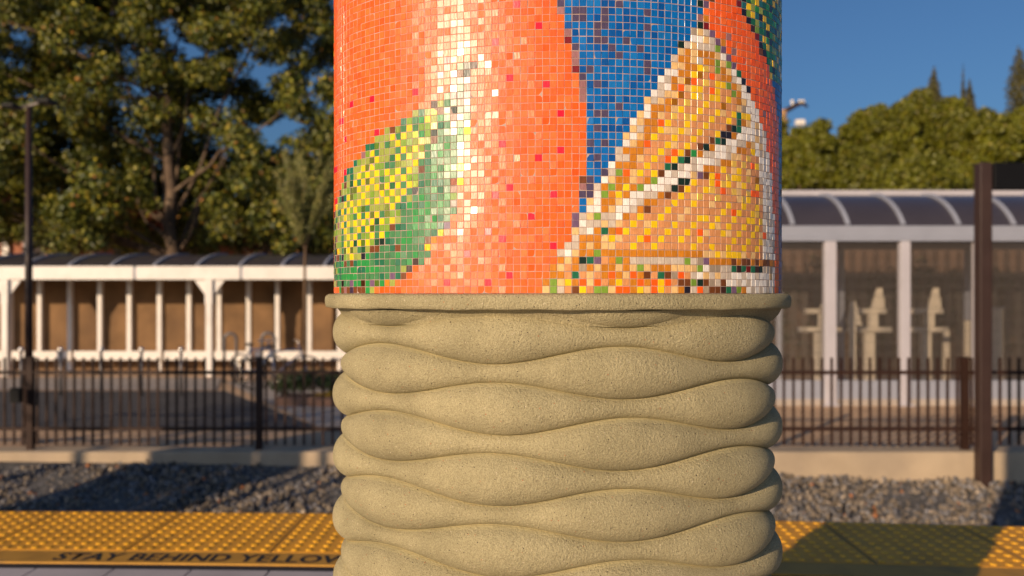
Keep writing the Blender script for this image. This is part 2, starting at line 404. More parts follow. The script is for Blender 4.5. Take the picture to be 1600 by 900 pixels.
wb = empty('warning_band', (0, 3.3, 0), 'worn yellow band lettered STAY BEHIND YELLOW along the tactile panels', 'warning band')
bb = strip('band', .618, .765, -.011, .0008, M['yellow_band'], -3.4, 3.4, 40); bb.parent = wb; bb.matrix_parent_inverse = Matrix.Translation((0,-3.3,0))
jl = strip('expansion_joint', .765, .832, -.0118, -.006, M['joint'], -6, 6, 40); tag(jl, 'black expansion joint between the yellow band and the grey paving', 'joint')
jl2 = strip('groove', .609, .6175, -.0118, -.004, M['joint'], -6, 6, 40); tag(jl2, 'thin dark groove between the tactile panels and the lettered yellow band', 'joint')
def lettering(txt, px0, px1, d, size):
    cu = bpy.data.curves.new('lettering', 'FONT'); cu.body = txt; cu.size = size; cu.extrude = 0; cu.space_character = 1.05; cu.offset = .0018
    cu.resolution_u = 4
    o = bpy.data.objects.new('tmp', cu); COL.objects.link(o)
    bpy.context.view_layer.update()
    dg = bpy.context.evaluated_depsgraph_get(); me = bpy.data.meshes.new_from_object(o.evaluated_get(dg)); bpy.data.objects.remove(o)
    vs_ = np.array([v.co[:] for v in me.vertices])
    x0, x1 = vs_[:,0].min(), vs_[:,0].max(); y0 = vs_[:,1].min(); y1 = vs_[:,1].max()
    Y = edge(-1.2) - d; X0, X1 = X_at(px0, Y), X_at(px1, Y)
    for v in me.vertices:
        X = X0 + (v.co.x-x0)/(x1-x0)*(X1-X0)
        v.co = (X, edge(X) - d + (v.co.y-y0)/(y1-y0)*size*1.0, .0022)
    me.materials.clear(); me.materials.append(M['letter'])
    l = bpy.data.objects.new('lettering', me); COL.objects.link(l); l.parent = wb; l.matrix_parent_inverse = Matrix.Translation((0,-3.3,0))
lettering('STAY BEHIND YELLOW', 74, 548, .745, .095)

# ================================================================== MOSAIC COLUMN
A, B_, PSI = .39, .2465, -.04
XC, YC = .0764, 1.472
T = np.linspace(0, 2*np.pi, 20001)
def ell(t, off=0.0):
    c, s = np.cos(t), np.sin(t)
    nx, ny = c/A, s/B_; l = np.hypot(nx, ny); nx, ny = nx/l, ny/l
    x, y = A*c + off*nx, B_*s + off*ny
    cp, sp = math.cos(PSI), math.sin(PSI)
    return XC + x*cp - y*sp, YC + x*sp + y*cp, nx*cp - ny*sp, nx*sp + ny*cp
ex, ey, _, _ = ell(T)
ARC = np.r_[0, np.cumsum(np.hypot(np.diff(ex), np.diff(ey)))]
LEN = ARC[-1]; NT = 187; PITCH = LEN/NT
pxs = CX + F*ex/ey
front = (T > math.pi*1.1) & (T < math.pi*1.9)
s882 = np.interp(882.0, pxs[front], ARC[front])
def t_of_s(s): return np.interp(np.mod(s, LEN), ARC, T)
def P_s(s, off=0.0): return ell(t_of_s(s), off)

colm = empty('mosaic_column', (XC, YC, 0), 'oval column of orange, blue and citrus glass mosaic on a ribbed sand coloured base', 'column')
def adopt(o):
    o.parent = colm; o.matrix_parent_inverse = Matrix.Translation((-XC, -YC, 0)); return o
Z0 = 1.0695
# --- wavy base
def crease(i, s):
    idx = (s - s882)/PITCH + 37
    a = .0136 if i % 2 else .0122
    return 1.07 - .0405 - .0537*i + (1 if i % 2 else -1) * a * np.cos(2*np.pi*(idx-8.4)/37.4 + .12*math.sin(i*1.7))
NC = 440; ss = np.arange(NC)*LEN/NC
rows = []; lip_tint = []
tt = np.unique(np.round(.5-.5*np.cos(np.linspace(0, np.pi, 19)), 5))
for i in range(-1, 19):
    z1, z2 = crease(i, ss), crease(i+1, ss); wd = z1 - z2
    for t in (tt[:-1] if i < 18 else tt):
        h = .0030 + .325*wd
        q_ = abs(2*t-1); prof = .40*(1-q_**2.5) + .60*math.sqrt(max(0, 1-q_*q_))
        off = -.0256 + h*prof
        z = np.maximum(z1 - t*wd, 0.0)
        z = np.minimum(z, 1.044)
        x, y, _, _ = P_s(ss, off); rows.append(np.stack([x, y, z], 1)); lip_tint.append(1.0 if t < .03 else .45 if t < .06 else 0.0)  # top lip of each lobe weighted for its painted highlight
V = np.concatenate(rows); nr = len(rows)
idx = np.arange(nr*NC).reshape(nr, NC); nx_ = np.roll(idx, -1, 1)
FA = np.stack([idx[:-1].ravel(), idx[1:].ravel(), nx_[1:].ravel(), nx_[:-1].ravel()], 1)
bl = np.repeat(np.array(lip_tint[:-1]), NC)
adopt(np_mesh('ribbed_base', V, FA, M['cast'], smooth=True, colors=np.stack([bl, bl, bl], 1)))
# --- bull-nosed ring under the mosaic
prof = [(-.03,1.0690),(.004,1.0690),(.0095,1.0683),(.0132,1.0660),(.0152,1.0620),(.0156,1.0570),(.0150,1.0510),(.0140,1.0466),(.0118,1.0452),(.004,1.0448),(-.006,1.0436),(-.014,1.032),(-.019,1.020)]
rows = []
for off, z in prof:
    x, y, _, _ = P_s(ss, off)
    wob = .0005*np.sin(ss*31)+.0004*np.sin(ss*77)
    rows.append(np.stack([x, y, z+wob*(0 if z > 1.065 else 1)], 1))
V = np.concatenate(rows); nr = len(rows); idx = np.arange(nr*NC).reshape(nr, NC); nx_ = np.roll(idx, -1, 1)
FA = np.stack([idx[:-1].ravel(), idx[1:].ravel(), nx_[1:].ravel(), nx_[:-1].ravel()], 1)
adopt(np_mesh('base_ring', V, FA, M['cast'], smooth=True, colors=np.zeros((len(FA), 3))))

# --- mosaic
NR = 225; ZTOP = Z0 + NR*PITCH
x, y, _, _ = P_s(ss, -.00045)
V = np.concatenate([np.stack([x, y, np.full(NC, Z0)], 1), np.stack([x, y, np.full(NC, ZTOP)], 1)])
k = np.arange(NC); kn = (k+1) % NC
adopt(np_mesh('grout_core', V, np.stack([k, kn, kn+NC, k+NC], 1), M['grout'], smooth=True))
x, y, _, _ = P_s(ss, .02)
cp = MB(); cp.v = [(a, b, ZTOP) for a, b in zip(x, y)] + [(a, b, ZTOP+.05) for a, b in zip(x, y)]
cp.f = [(i, (i+1) % NC, (i+1) % NC+NC, i+NC) for i in range(NC)] + [tuple(range(NC))[::-1], tuple(range(NC, 2*NC))]
adopt(cp.build('top_cap', M['cast']))

PAL = {k_: lin(v) for k_, v in dict(
 orange=(242,98,26), orange2=(240,108,40), orange3=(244,90,12), red=(225,10,45), dkred=(120,24,24), blue=(2,98,172), blue2=(4,78,150), blue3=(18,108,178), mauve=(78,66,92), mauve2=(150,104,104),
 white=(236,228,218), lgrey=(200,184,166), grey=(160,142,122), beige=(226,184,122), ochre=(200,124,26), salmon=(212,144,90), yellow=(244,196,10), hot=(250,96,14),
 brown=(112,62,26), dkbrown=(62,34,26), dkgreen=(24,44,34), green=(44,140,66), green2=(66,122,76), green3=(34,104,72), olive=(148,158,70), lime=(122,154,52), teal=(40,104,108), black=(34,30,42), purple=(112,84,112), gold=(255,205,90)).items()}
def inpoly(p, poly):
    x, y = p; c = False; j = len(poly)-1
    for i in range(len(poly)):
        xi, yi = poly[i]; xj, yj = poly[j]
        if (yi > y) != (yj > y) and x < (xj-xi)*(y-yi)/(yj-yi)+xi: c = not c
        j = i
    return c
def polyx(line, y):
    ys = [p[1] for p in line]; xs = [p[0] for p in line]; return float(np.interp(y, ys, xs))
def segd(p, a, b):
    ax, ay = a; bx, by = b; dx, dy = bx-ax, by-ay
    t = max(0, min(1, ((p[0]-ax)*dx+(p[1]-ay)*dy)/(dx*dx+dy*dy))); qx, qy = ax+t*dx, ay+t*dy
    s = 1 if (dx*(p[1]-ay) - dy*(p[0]-ax)) > 0 else -1
    return math.hypot(p[0]-qx, p[1]-qy)*s, t
BL = [(880,-400),(880,0),(882,44),(893,50),(893,110),(905,115),(905,158),(917,162),(917,275),(904,278),(904,334),(893,338),(893,382),(881,386),(870,405),(858,425),(847,448),(845,470)]      # left limit of the blue
BR = [(1160,-130),(1098,0),(1096,30),(1086,46),(1060,78),(1037,112),(1015,148),(993,182),(972,222),(949,266),(926,298),(914,322),(903,350),(892,352),(881,384),(870,404),(858,426),(846,448),(845,470)]     # left limit of the slice
SR = [(1090,44),(1111,54),(1120,67),(1129,79),(1137,92),(1145,104),(1154,116),(1162,129),(1170,142),(1178,160),(1185,176),(1190,189),(1196,211),(1198,227),(1202,255),(1206,280),(1209,335),(1211,470)]
GL = [(1110,-60),(1147,0),(1154,9),(1162,20),(1169,33),(1175,45),(1183,59),(1189,70),(1194,84),(1200,101),(1204,118),(1208,134),(1213,160),(1217,200),(1220,260)]
LIME = [(712,94),(741,100),(739,190),(727,225),(725,268),(714,300),(713,332),(702,352),(692,366),(672,380),(672,396),(662,408),(642,418),(634,429),(615,442),(591,453),(535,455),(520,450),(516,400),(519,350),(526,320),(533,297),(540,272),(548,258),(560,246),(571,226),(593,211),(618,196),(636,184),(664,168),(684,158),(700,140),(708,112)]
MID = [(516,408),(555,409),(573,399),(586,389),(603,368),(621,352),(630,322),(648,300),(655,272),(672,235),(690,170),(716,100)]
REDS = [(808,8),(842,41),(774,66),(698,95),(688,117),(797,121),(853,132),(649,145),(581,156),(549,165),(534,190),(589,207),(539,219),(784,225),(539,269),(525,265),(527,313),(795,291),(773,303),(864,302),(841,245),(829,336),(761,359),(784,371),(863,381),(729,394),(795,427),(697,439),(761,439),(875,176),(875,235)]
MAUV = [(876,5),(967,7),(945,18),(900,17),(910,17),(900,29),(910,29),(945,29),(1011,21),(933,40),(945,40),(933,51),(1011,43),(933,63),(945,64),(977,65),(899,75),(955,75),(1000,77),(967,87),(1011,99),(1011,111),(921,108),(910,120),(933,131),(967,166),(933,176),(945,176),(933,199),(921,221),(944,221),(987,0),(921,223),(945,223),(932,244),(943,268),(921,279),(921,290),(921,302),(909,302)]
BORD = [(876,6,'mauve'),(876,17,'mauve2'),(887,51,'mauve2'),(887,63,'dkred'),(899,75,'mauve'),(899,86,'mauve2'),(899,97,'mauve2'),(899,108,'dkred'),(910,120,'mauve'),(910,131,'mauve2'),(910,142,'mauve2'),(910,153,'mauve2'),
 (909,279,'brown'),(909,290,'mauve2'),(897,336,'purple'),(897,347,'purple'),(1093,4,'dkgreen'),(1102,9,'purple'),(1112,2,'brown'),(1094,29,'mauve2'),(1102,31,'ochre'),(1093,41,'dkgreen'),(1102,41,'dkred'),(1083,50,'grey'),(1111,54,'purple'),(1120,67,'purple'),(1129,67,'ochre'),(1129,79,'purple'),(1137,92,'purple'),(1145,104,'purple'),(1154,116,'green3'),(1162,129,'black'),(1168,141,'black'),(1064,71,'dkgreen'),
 (1137,60,'mauve2'),(1146,82,'mauve2'),(1119,79,'lime'),(1137,104,'lime'),(1120,112,'lime'),(1138,135,'lime'),(1195,178,'mauve2'),
 (1154,9,'dkred'),(1162,21,'black'),(1169,34,'black'),(1175,47,'dkbrown'),(1183,60,'dkred'),(1189,71,'black'),(1194,84,'black'),(1188,84,'brown'),
 (1155,182,'green3'),(1155,193,'green3'),(1147,203,'dkgreen'),(1155,203,'green3'),(1138,200,'brown'),(1130,212,'black'),(1138,212,'black'),(1121,222,'green3'),(1131,222,'dkgreen'),(1112,220,'brown'),(1103,231,'dkgreen'),(1094,231,'brown'),(1083,240,'green'),(1074,239,'brown'),(1063,250,'green3'),(1073,251,'dkgreen'),(1042,260,'green3'),(1053,260,'dkgreen'),(1032,270,'brown'),
 (1063,283,'dkgreen'),(1074,283,'dkgreen'),(1052,294,'dkgreen'),(1063,295,'brown'),(1042,304,'brown'),(1010,326,'brown'),(1093,274,'purple'),(1103,274,'brown'),(1021,281,'lime'),(999,292,'lime'),(965,267,'lime'),(954,290,'lime'),(943,301,'lime'),(932,337,'lime'),(943,359,'green3'),(932,394,'lime'),(965,404,'lime'),(919,404,'green3'),(908,405,'dkgreen'),(932,405,'purple'),(908,416,'grey'),(897,428,'green3'),(897,450,'brown'),(908,451,'yellow'),(932,451,'lime'),(943,451,'lime'),(965,440,'yellow'),
 (999,417,'lime'),(1072,407,'lime'),(1092,408,'grey'),(1102,409,'purple'),(1092,419,'lime'),(1009,428,'brown'),(1031,429,'green3'),(1042,430,'brown'),(1053,430,'grey'),(1062,441,'brown'),(1072,441,'brown'),(1083,442,'lime'),(1092,442,'dkgreen'),(1072,452,'black'),(1112,452,'brown'),(1120,452,'brown'),(1128,453,'dkbrown'),(1136,453,'green3'),(1145,453,'purple'),(1153,453,'lime'),(1161,454,'ochre'),
 (1145,421,'green3'),(1154,421,'dkbrown'),(1162,421,'green3'),(1169,421,'dkred'),(1176,421,'green3'),(1183,422,'dkbrown'),(1190,423,'dkgreen'),(1193,433,'white'),(1180,300,'hot'),(1176,262,'hot'),(1120,288,'hot'),(1195,370,'hot'),(1010,373,'hot'),(965,360,'hot'),(1042,249,'hot'),(1010,223,'hot'),(1032,192,'hot'),(1063,139,'hot'),(1083,128,'hot'),(1111,120,'hot'),(1111,143,'hot'),(976,269,'hot'),
 (862,439,'lime'),(862,451,'lime'),(976,452,'hot'),(999,441,'hot'),(1021,441,'hot'),(1042,442,'hot'),(988,428,'hot'),(954,428,'hot'),(1091,453,'hot'),(997,452,'yellow'),(1030,452,'yellow')]
GOLD = [(1103,110),(1093,117),(1072,127),(1101,130),(1119,133),(1082,139),(1062,150),(1093,152),(1121,155),(1052,160),(1073,160),(1103,163),(1129,168),(1094,175),(1073,183),(1052,183),(1170,250),(1148,257),(1163,258),(1139,278),(1154,281),(1169,283),(1183,284),(1163,293),(1147,300),(1110,297),(1094,307),(1119,311),(1163,315),(1183,307),(1169,305),(1183,340),(1128,290),(1110,277),(1072,452)]

def ch(*a): return a[int(rng.integers(len(a)))]
def classify(px, py, ci, ri):
    """colour name of one tile of the picture"""
    p = (px, py); u = rng.random()
    for bx, by, nme in BORD:
        if abs(px-bx) < 5.0*(1 if px < 1120 else .8) and abs(py-by) < 5.6: return nme, 0
    for gx, gy in GOLD:
        if abs(px-gx) < 5 and abs(py-gy) < 5.6: return ('gold', .35) if u < .55 else ('ochre', .5) if u < .8 else ('yellow', .0)
    if inpoly(p, LIME):
        dm = py - np.interp(px, [q[0] for q in MID], [q[1] for q in MID])
        edged = not (inpoly((px-11, py), LIME) and inpoly((px, py-11), LIME))
        edgeb = not (inpoly((px, py+12), LIME) and inpoly((px+12, py), LIME))
        if px > 700 and py < 190: return ch('green3','dkbrown','brown','mauve2','dkgreen','green2'), 0
        if edged and u < .55: return ch('dkbrown','brown','olive','green3','green3','mauve2'), 0
        if edgeb and u < .72: return ch('brown','brown','olive','ochre','lime','dkbrown','purple'), (0 if rng.random() < .6 else .8)
        if abs(dm) < 7 and u < .8: return ch('brown','black','brown','dkgreen','green3','olive','green'), 0
        if dm < 0:
            if (ci + ri) % 2 == 0 and u < .62: return 'yellow', 0
            return ch('olive','olive','lime','olive','green2','olive','green2','lime'), (0 if rng.random() < .85 else .7)
        return ch('green2','green2','green2','green','green3','green2','green' if u < .8 else 'brown'), 0
    if px < polyx(BL, py):
        for rx, ry in REDS:
            if abs(px-rx) < 5.4*(1 if px > 600 else .6) and abs(py-ry) < 5.6: return 'red', 0
        return ('orange' if u < .55 else 'orange2' if u < .85 else 'orange3'), 0
    if px < polyx(BR, py):
        for mx_, my_ in MAUV:
            if abs(px-mx_) < 5.4 and abs(py-my_) < 5.6: return 'mauve', 0
        return ('blue' if u < .6 else 'blue2' if u < .8 else 'blue3'), 0
    if py < 45 or px > polyx(SR, py):
        if px > polyx(GL, py) and py < 260:
            if py > 130 and px > 1207: return ch('blue','blue2'), 0
            if (ci+ri) % 3 == 0 and u < .6 and py < 120: return 'yellow', 0
            return ch('green3','green3','teal','teal','lime','olive','green','black','green3'), 0
        if px > 1218 and py > 130: return ch('blue2','mauve'), 0
        return ('orange' if u < .5 else 'orange2' if u < .7 else 'orange3'), 0
    # ---- the citrus slice
    dl = px - polyx(BR, py); dr = polyx(SR, py) - px
    dap = py - 44
    if py > 405:
        # lower left wedge and the bottom membrane
        if px < 886: return ch('beige','lgrey','beige','ochre') if dl > 2 else ch('beige','ochre'), 0
        if px > 1095:
            if py < 416: return ch('ochre','ochre','brown'), 0
            if py < 426: return ch('lgrey','grey','lgrey','white'), 0
            if py < 437: return ch('white','lgrey','lgrey','beige'), 0
            return (ch('white','white','lgrey') if px > 1135 else ch('lgrey','grey','brown')), 0
        if px > 984 and py < 414: return 'lgrey', 0
        if px > 1045 and py < 425: return ch('white','lgrey','white','beige'), 0
        if px > 1075: return ch('white','lgrey','white','grey'), 0
        if py < 426: return ch('ochre','ochre','ochre','beige','salmon'), 0
        return ch('salmon','salmon','ochre','beige','salmon','ochre','hot','yellow'), 0
    if dr < 8.5: return ch('white','white','lgrey','white') if py > 60 else ch('lgrey','white'), 0
    if dr < 17: return (ch('white','white','lgrey','beige') if py < 240 else ch('white','lgrey','lgrey','white')), 0
    if dl < 11: return ch('white','white','lgrey','beige') if py < 300 or py > 340 else ch('white','beige','lgrey'), 0
    if dl < 22: return ch('lgrey','beige','ochre','lgrey','white') if py < 330 else ch('beige','lgrey','lgrey','white'), 0
    if dap < 30 and dap >= 0 and dl < 45: return ch('lgrey','white','lgrey'), 0
    # diagonal membrane
    memb = [(880,378),(906,361),(926,349),(955,338),(984,317),(1010,304),(1042,283),(1065,268),(1100,252),(1140,231),(1175,207),(1200,195)]
    ym = float(np.interp(px, [q[0] for q in memb], [q[1] for q in memb])); dm = py - ym
    if abs(dm) < 13: return (ch('white','lgrey','white','white') if px > 960 else ch('lgrey','lgrey','beige','white')), 0
    if abs(dm) < 24: return ch('ochre','ochre','ochre','ochre','beige'), 0
    if dl < 44: return ch('ochre','ochre','ochre','beige'), 0
    if dr < 28 and py < 180: return ch('ochre','lime','grey','beige','ochre'), 0
    if dap < 58: return ch('ochre','ochre','beige','lgrey'), 0
    if 389 < py <= 405: return 'ochre' if px < 1095 else ch('yellow','beige','salmon'), 0
    if dl < 60 and dm > 0: return ch('ochre','beige','salmon','ochre'), 0
    if (ci - ri) % 3 == 0 and u < .88: return 'yellow', 0
    if u < .03: return 'yellow', 0
    if u > .94: return 'beige', 0
    return ('salmon' if u < .93 else 'hot'), 0

def elsewhere(k_, r):
    """the parts of the column the photograph does not show: more fruit on orange and blue"""
    if rng.random() < .015: return 'red'
    a = (k_*.0336*1.0 + .3*math.sin(r*.05)); v = math.sin(a*2.0+r*.045)+.4*math.sin(a*5-r*.03)
    if v > .75: return 'mauve' if rng.random() < .08 else ch('blue','blue','blue2','blue3')
    cxk, crk = (k_ % 62)-31, (r % 70)-35
    q = (cxk/15)**2+(crk/24)**2
    if q < 1:
        if q > .8: return ch('olive','brown','dkgreen','green3')
        return 'yellow' if (k_+r) % 2 == 0 and rng.random() < .55 else ch('olive','green2','green','lime')
    return ch('orange','orange','orange2','orange3')

verts = []; faces = []; cols = []; met = []
kk = np.arange(NT)
for r in range(NR):
    zc = Z0 + (r+.5)*PITCH
    gap = .00031
    for k_ in range(NT):
        sc = s882 + (k_+.5)*PITCH
        kc = k_ if k_ < NT/2 else k_-NT
        x, y, nx, ny = P_s(sc)
        x, y, nx, ny = float(x), float(y), float(nx), float(ny)
        vis = (nx*(0-x) + ny*(0-y)) > 0 or abs(kc) < 0
        px = CX + F*x/y; py = CY - F*(zc-EYE)/y
        if vis and py > -60: nme, mt = classify(px, py, kc, r)
        else: nme, mt = elsewhere(k_, r), 0
        c = PAL[nme]*rng.uniform(.93, 1.07)
        if nme in ('orange','orange2','orange3') : c = c*rng.uniform(.96, 1.04)
        tx, ty = -ny, nx
        hw = PITCH/2 - gap - abs(rng.normal(0, .00010)); hh = PITCH/2 - gap - abs(rng.normal(0, .00010))
        jx_, jz = rng.normal(0, .00014), rng.normal(0, .00014)
        # tilt
        a1, a2 = rng.normal(0, .036), rng.normal(0, .029)
        if nme == 'gold': a1, a2 = rng.normal(0, .06), rng.normal(0, .06)
        lift = rng.uniform(-.00015, .00015)
        n0 = len(verts); top = []
        for sx, sz in ((-1,-1),(1,-1),(1,1),(-1,1)):
            for lv in (0, 1, 2):
                if lv == 0: o_, ix = -.0022, 1.0
                elif lv == 1: o_, ix = lift - .0003 + sx*hw*a1 + sz*hh*a2, 1.0
                else: o_, ix = lift + sx*hw*a1 + sz*hh*a2, .94
                verts.append((x + tx*(sx*hw*ix+jx_) + nx*o_, y + ty*(sx*hw*ix+jx_) + ny*o_, zc + sz*hh*ix + jz))
        for q in range(4):
            a = n0+q*3; b2 = n0+((q+1) % 4)*3
            faces.append((a, b2, b2+1, a+1)); faces.append((a+1, b2+1, b2+2, a+2))
        faces.append((n0+2, n0+5, n0+8, n0+11))
        cols += [c]*9; met += [mt]*9
adopt(np_mesh('mosaic', verts, faces, M['tile'], colors=np.array(cols), extra=met))

# ================================================================== CURB AND FENCE
def zf(X): return 9.85 - .065*X
def kz(k_, X): return EYE - k_*zf(X)
b = MB()
for x in (-14, 14):
    b.v += [(x, zf(x)-.17, -1.3), (x, zf(x)-.17, kz(.1877, x)-.012), (x, zf(x)-.155, kz(.1877, x)), (x, zf(x)+.16, kz(.1877, x)), (x, zf(x)+.16, -1.3)]
b.f = [(i, i+5, (i+1) % 5+5, (i+1) % 5) for i in range(5)] + [(0,1,2,3,4), (9,8,7,6,5)]
tag(b.build('concrete_curb', M['concrete']), 'low tan concrete curb carrying the brown picket fence above the ballast', 'curb')

posts_px = [-309, 48, 405, 772, 1140, 1507, 1874]
def solve_x(px):   # fence line point seen at px
    X = X_at(px, 9.85)
    for _ in range(12): X = X_at(px, zf(X))
    return X
PX = [solve_x(p) for p in posts_px]
sect_lab = ['at the left picture border','behind the left stretch of ballast, below the wooden tan wall','touching the left side of the ribbed column','hidden mostly behind the ribbed column','between the ribbed column and the thick post at right','at the right picture border, in shadow']
npk = 0
for i in range(6):
    xa, xb = PX[i], PX[i+1]
    s = empty('fence_section', (xa, zf(xa), kz(.1877, xa)), 'brown metal picket fence section ' + sect_lab[i], 'fence', 'picket fence sections along the tracks')
    def off(o): pass
    pw = .085 if i != 4 else .09
    q = MB(); q.box(xa-.037, xa+.037, zf(xa)-.037, zf(xa)+.037, kz(.1877, xa)-.02, kz(.0785, xa)); q.box(xa-.042, xa+.042, zf(xa)-.042, zf(xa)+.042, kz(.0785, xa), kz(.0785, xa)+.02)
    q.build('post', M['fence'], s, off=s.location)
    if i == 0:
        q = MB(); q.box(X_at(22,10.1), X_at(38,10.1), 10.0, 10.08, Z_at(628,10.1), Z_at(605,10.1)); q.build('lock_box', M['black'], s, off=s.location, bevel=.008)
    for k_ in (.0954, .1631):
        q = MB(); q.bar((xa+.047, zf(xa), kz(k_, xa)), (xb-.047, zf(xb), kz(k_, xb)), .042, .042); q.build('rail', M['fence'], s, off=s.location)
    n = 24
    proto = None
    for j in range(n):
        t = (j+.75)/(n+.5); xx = xa + (xb-xa)*t
        px = CX + F*xx/zf(xx)
        if px < -30 or px > 1630 or 560 < px < 1190: continue
        if proto is None:
            q = MB(); q.box(-.0125, .0125, -.0125, .0125, kz(.1823, xx), kz(.0775, xx)); proto = q.build('picket', M['fence'], s, off=(0,0,s.location.z))
            pk = proto; pz = kz(.0775, xx)
        else:
            pk = proto.copy(); COL.objects.link(pk); pk.parent = s
        pk.location = (xx-s.location.x, zf(xx)-s.location.y, kz(.0775, xx)-pz)

# ================================================================== SIGN POST AT THE RIGHT
Y = 9.28; X = X_at(1536, Y)
sp = empty('sign_post', (X, Y, -1.0), 'thick brown square steel post with a blank black sign standing in the ballast', 'sign post')
q = MB(); q.box(-.068, .068, -.068, .068, -.15, Z_at(255, Y)+1.0); q.build('post', M['brown_steel'], sp, bevel=.01)
q = MB(); q.box(-.005+.068, .10, -.02, .02, Z_at(292,Y)+1.0, Z_at(258,Y)+1.0)
q.build('bracket', M['black'], sp)
q = MB(); q.box(.10, 1.05, -.045, .045, Z_at(297, Y)+1.0, Z_at(255, Y)+1.0); q.build('sign_box', M['black'], sp, bevel=.01)

# ================================================================== LAMP POST AT THE LEFT
Y = 11.0; X = X_at(45, Y)
lp = empty('street_lamp', (X, Y, -.93), 'slim dark lamp post with two flat heads behind the fence at left', 'street lamp')
q = MB(); q.tube([(0,0,0),(0,0,Z_at(168,Y)+.93)], [.055,.036], 14); q.build('pole', M['brown_steel'], lp, smooth=True)
q = MB(); q.tube([(0,0,0),(0,0,.18)], [.10,.085], 14); q.build('base', M['brown_steel'], lp)
zt = Z_at(165, Y)+.93
for a, bx in ((-1, -.30), (1, .33)):
    q = MB(); q.bar((0,0,zt), (bx*.45, -.02, zt+.03*a), .03); q.build('arm', M['brown_steel'], lp)
    q = MB(); q.box(min(bx*.45,bx), max(bx*.45,bx), -.12, .12, zt-.01+.03*a, zt+.045+.03*a); q.build('lamp_head', M['black'], lp, bevel=.012)

# ================================================================== LEFT SHELTER
GZ = -.93
Y0 = 20.0
ls = empty('bus_shelter', (X_at(250,Y0), Y0, GZ), 'long white shelter with a dark curved roof in front of a tan wall at left', 'shelter')
O = ls.location
xl, xr = X_at(-170, Y0), X_at(760, Y0)
edges_ = [xl] + [X_at(p, Y0) for p in (-60, 212, 378, 545)] + [xr]
for a, c in zip(edges_[:-1], edges_[1:]):
    q = MB(); q.box(a+.03, c-.03, Y0-.06, Y0+.06, Z_at(437,Y0), Z_at(416,Y0)); q.build('beam', M['white_paint'], ls, off=O, bevel=.01)
q = MB(); q.box(xl, xr, Y0-.04, Y0+.04, Z_at(435,Y0), Z_at(418,Y0)); q.build('beam_core', M['grey_paint'], ls, off=O)
def arc(Ya, za, Yb, zb, n=8):
    p0 = R(58); out = []
    for i in range(n+1):
        p = p0*(1-i/n); out.append((Ya+(Yb-Ya)*(1-math.sin(p)/math.sin(p0)), zb-(zb-za)*(1-math.cos(p))/(1-math.cos(p0))))
    return out
def roof(xa, xb, pts, thick, m, parent, name='roof'):
    q = MB(); n = len(pts)
    for x in (xa, xb):
        q.v += [(x, y, z) for y, z in pts] + [(x, y, z-thick) for y, z in pts]
    for i in range(n-1):
        q.f += [(i, i+2*n, i+2*n+1, i+1), (n+i, n+i+1, 3*n+i+1, 3*n+i), (i, i+1, n+i+1, n+i), (2*n+i, 3*n+i, 3*n+i+1, 2*n+i+1)]
    q.f += [(0, n, 3*n, 2*n), (n-1, 3*n-1, 4*n-1, 2*n-1)]
    return q.build(name, m, parent, smooth=False, off=O)
pts = arc(Y0, Z_at(416,Y0), 22.1, Z_at(399,22.1)); ptsb = [(2*22.1-y, z) for y, z in pts[::-1]][1:]
rf = roof(xl, xr, pts + [(y, z) for y, z in ptsb[:3]], .03, M['tint'], ls)
for p in (-160,-94,-26,40,108,174,241,308,375,441,507,574):
    x = X_at(p, Y0); b = MB()
    for i in range(len(pts)-1):
        b.bar((x, pts[i][0], pts[i][1]+.02), (x, pts[i+1][0], pts[i+1][1]+.02), .07, .05)
    b.build('rib', M['grey_paint'], rf, off=O)
for p in (10, 328, 645):
    x = X_at(p, Y0); b = MB(); b.box(x-.085, x+.085, Y0-.1, Y0+.1, Z_at(475,Y0), Z_at(437,Y0)-.002); b.box(x-.07, x+.07, Y0-.09, Y0+.09, GZ, Z_at(475,Y0)-.002)
    b.add([(x-.087,Y0-.03,Z_at(438,Y0)),(x-.087,Y0-.03,Z_at(462,Y0)),(x-.36,Y0-.03,Z_at(438,Y0)),(x-.087,Y0+.03,Z_at(438,Y0)),(x-.087,Y0+.03,Z_at(462,Y0)),(x-.36,Y0+.03,Z_at(438,Y0))],[(0,2,1),(3,4,5),(0,1,4,3),(1,2,5,4),(2,0,3,5)])
    b.add([(x+.087,Y0-.03,Z_at(438,Y0)),(x+.087,Y0-.03,Z_at(462,Y0)),(x+.36,Y0-.03,Z_at(438,Y0)),(x+.087,Y0+.03,Z_at(438,Y0)),(x+.087,Y0+.03,Z_at(462,Y0)),(x+.36,Y0+.03,Z_at(438,Y0))],[(0,1,2),(3,5,4),(0,3,4,1),(1,4,5,2),(2,5,3,0)])
    b.build('post', M['white_paint'], ls, off=O)
Y1 = 21.2
for i, p in enumerate((-78,-31,16,63,110,157,203,250,296,343,389,434,484,531,578)):
    x = X_at(p, Y1); lo = GZ if i % 3 == 1 else Z_at(556, Y1)
    b = MB(); b.box(x-.054, x+.054, Y1-.06, Y1+.06, lo, Z_at(428,Y1)); b.build('stud', M['white_paint'], ls, off=O)
for a, c in ((-90, 118), (118, 258), (258, 398), (398, 545), (545, 640)):
    b = MB(); b.box(X_at(a+2,Y1), X_at(c-2,Y1), Y1-.16, Y1-.09, Z_at(562,Y1), Z_at(548,Y1)); b.build('low_board', M['white_paint'], ls, off=O, bevel=.01)
b = MB(); b.box(xl-2, xr+1, 21.9, 22.1, GZ, 1.75)
tag(b.build('tan_wall', M['wall_tan']), 'plain tan masonry wall standing right behind the white shelter at left', 'wall')

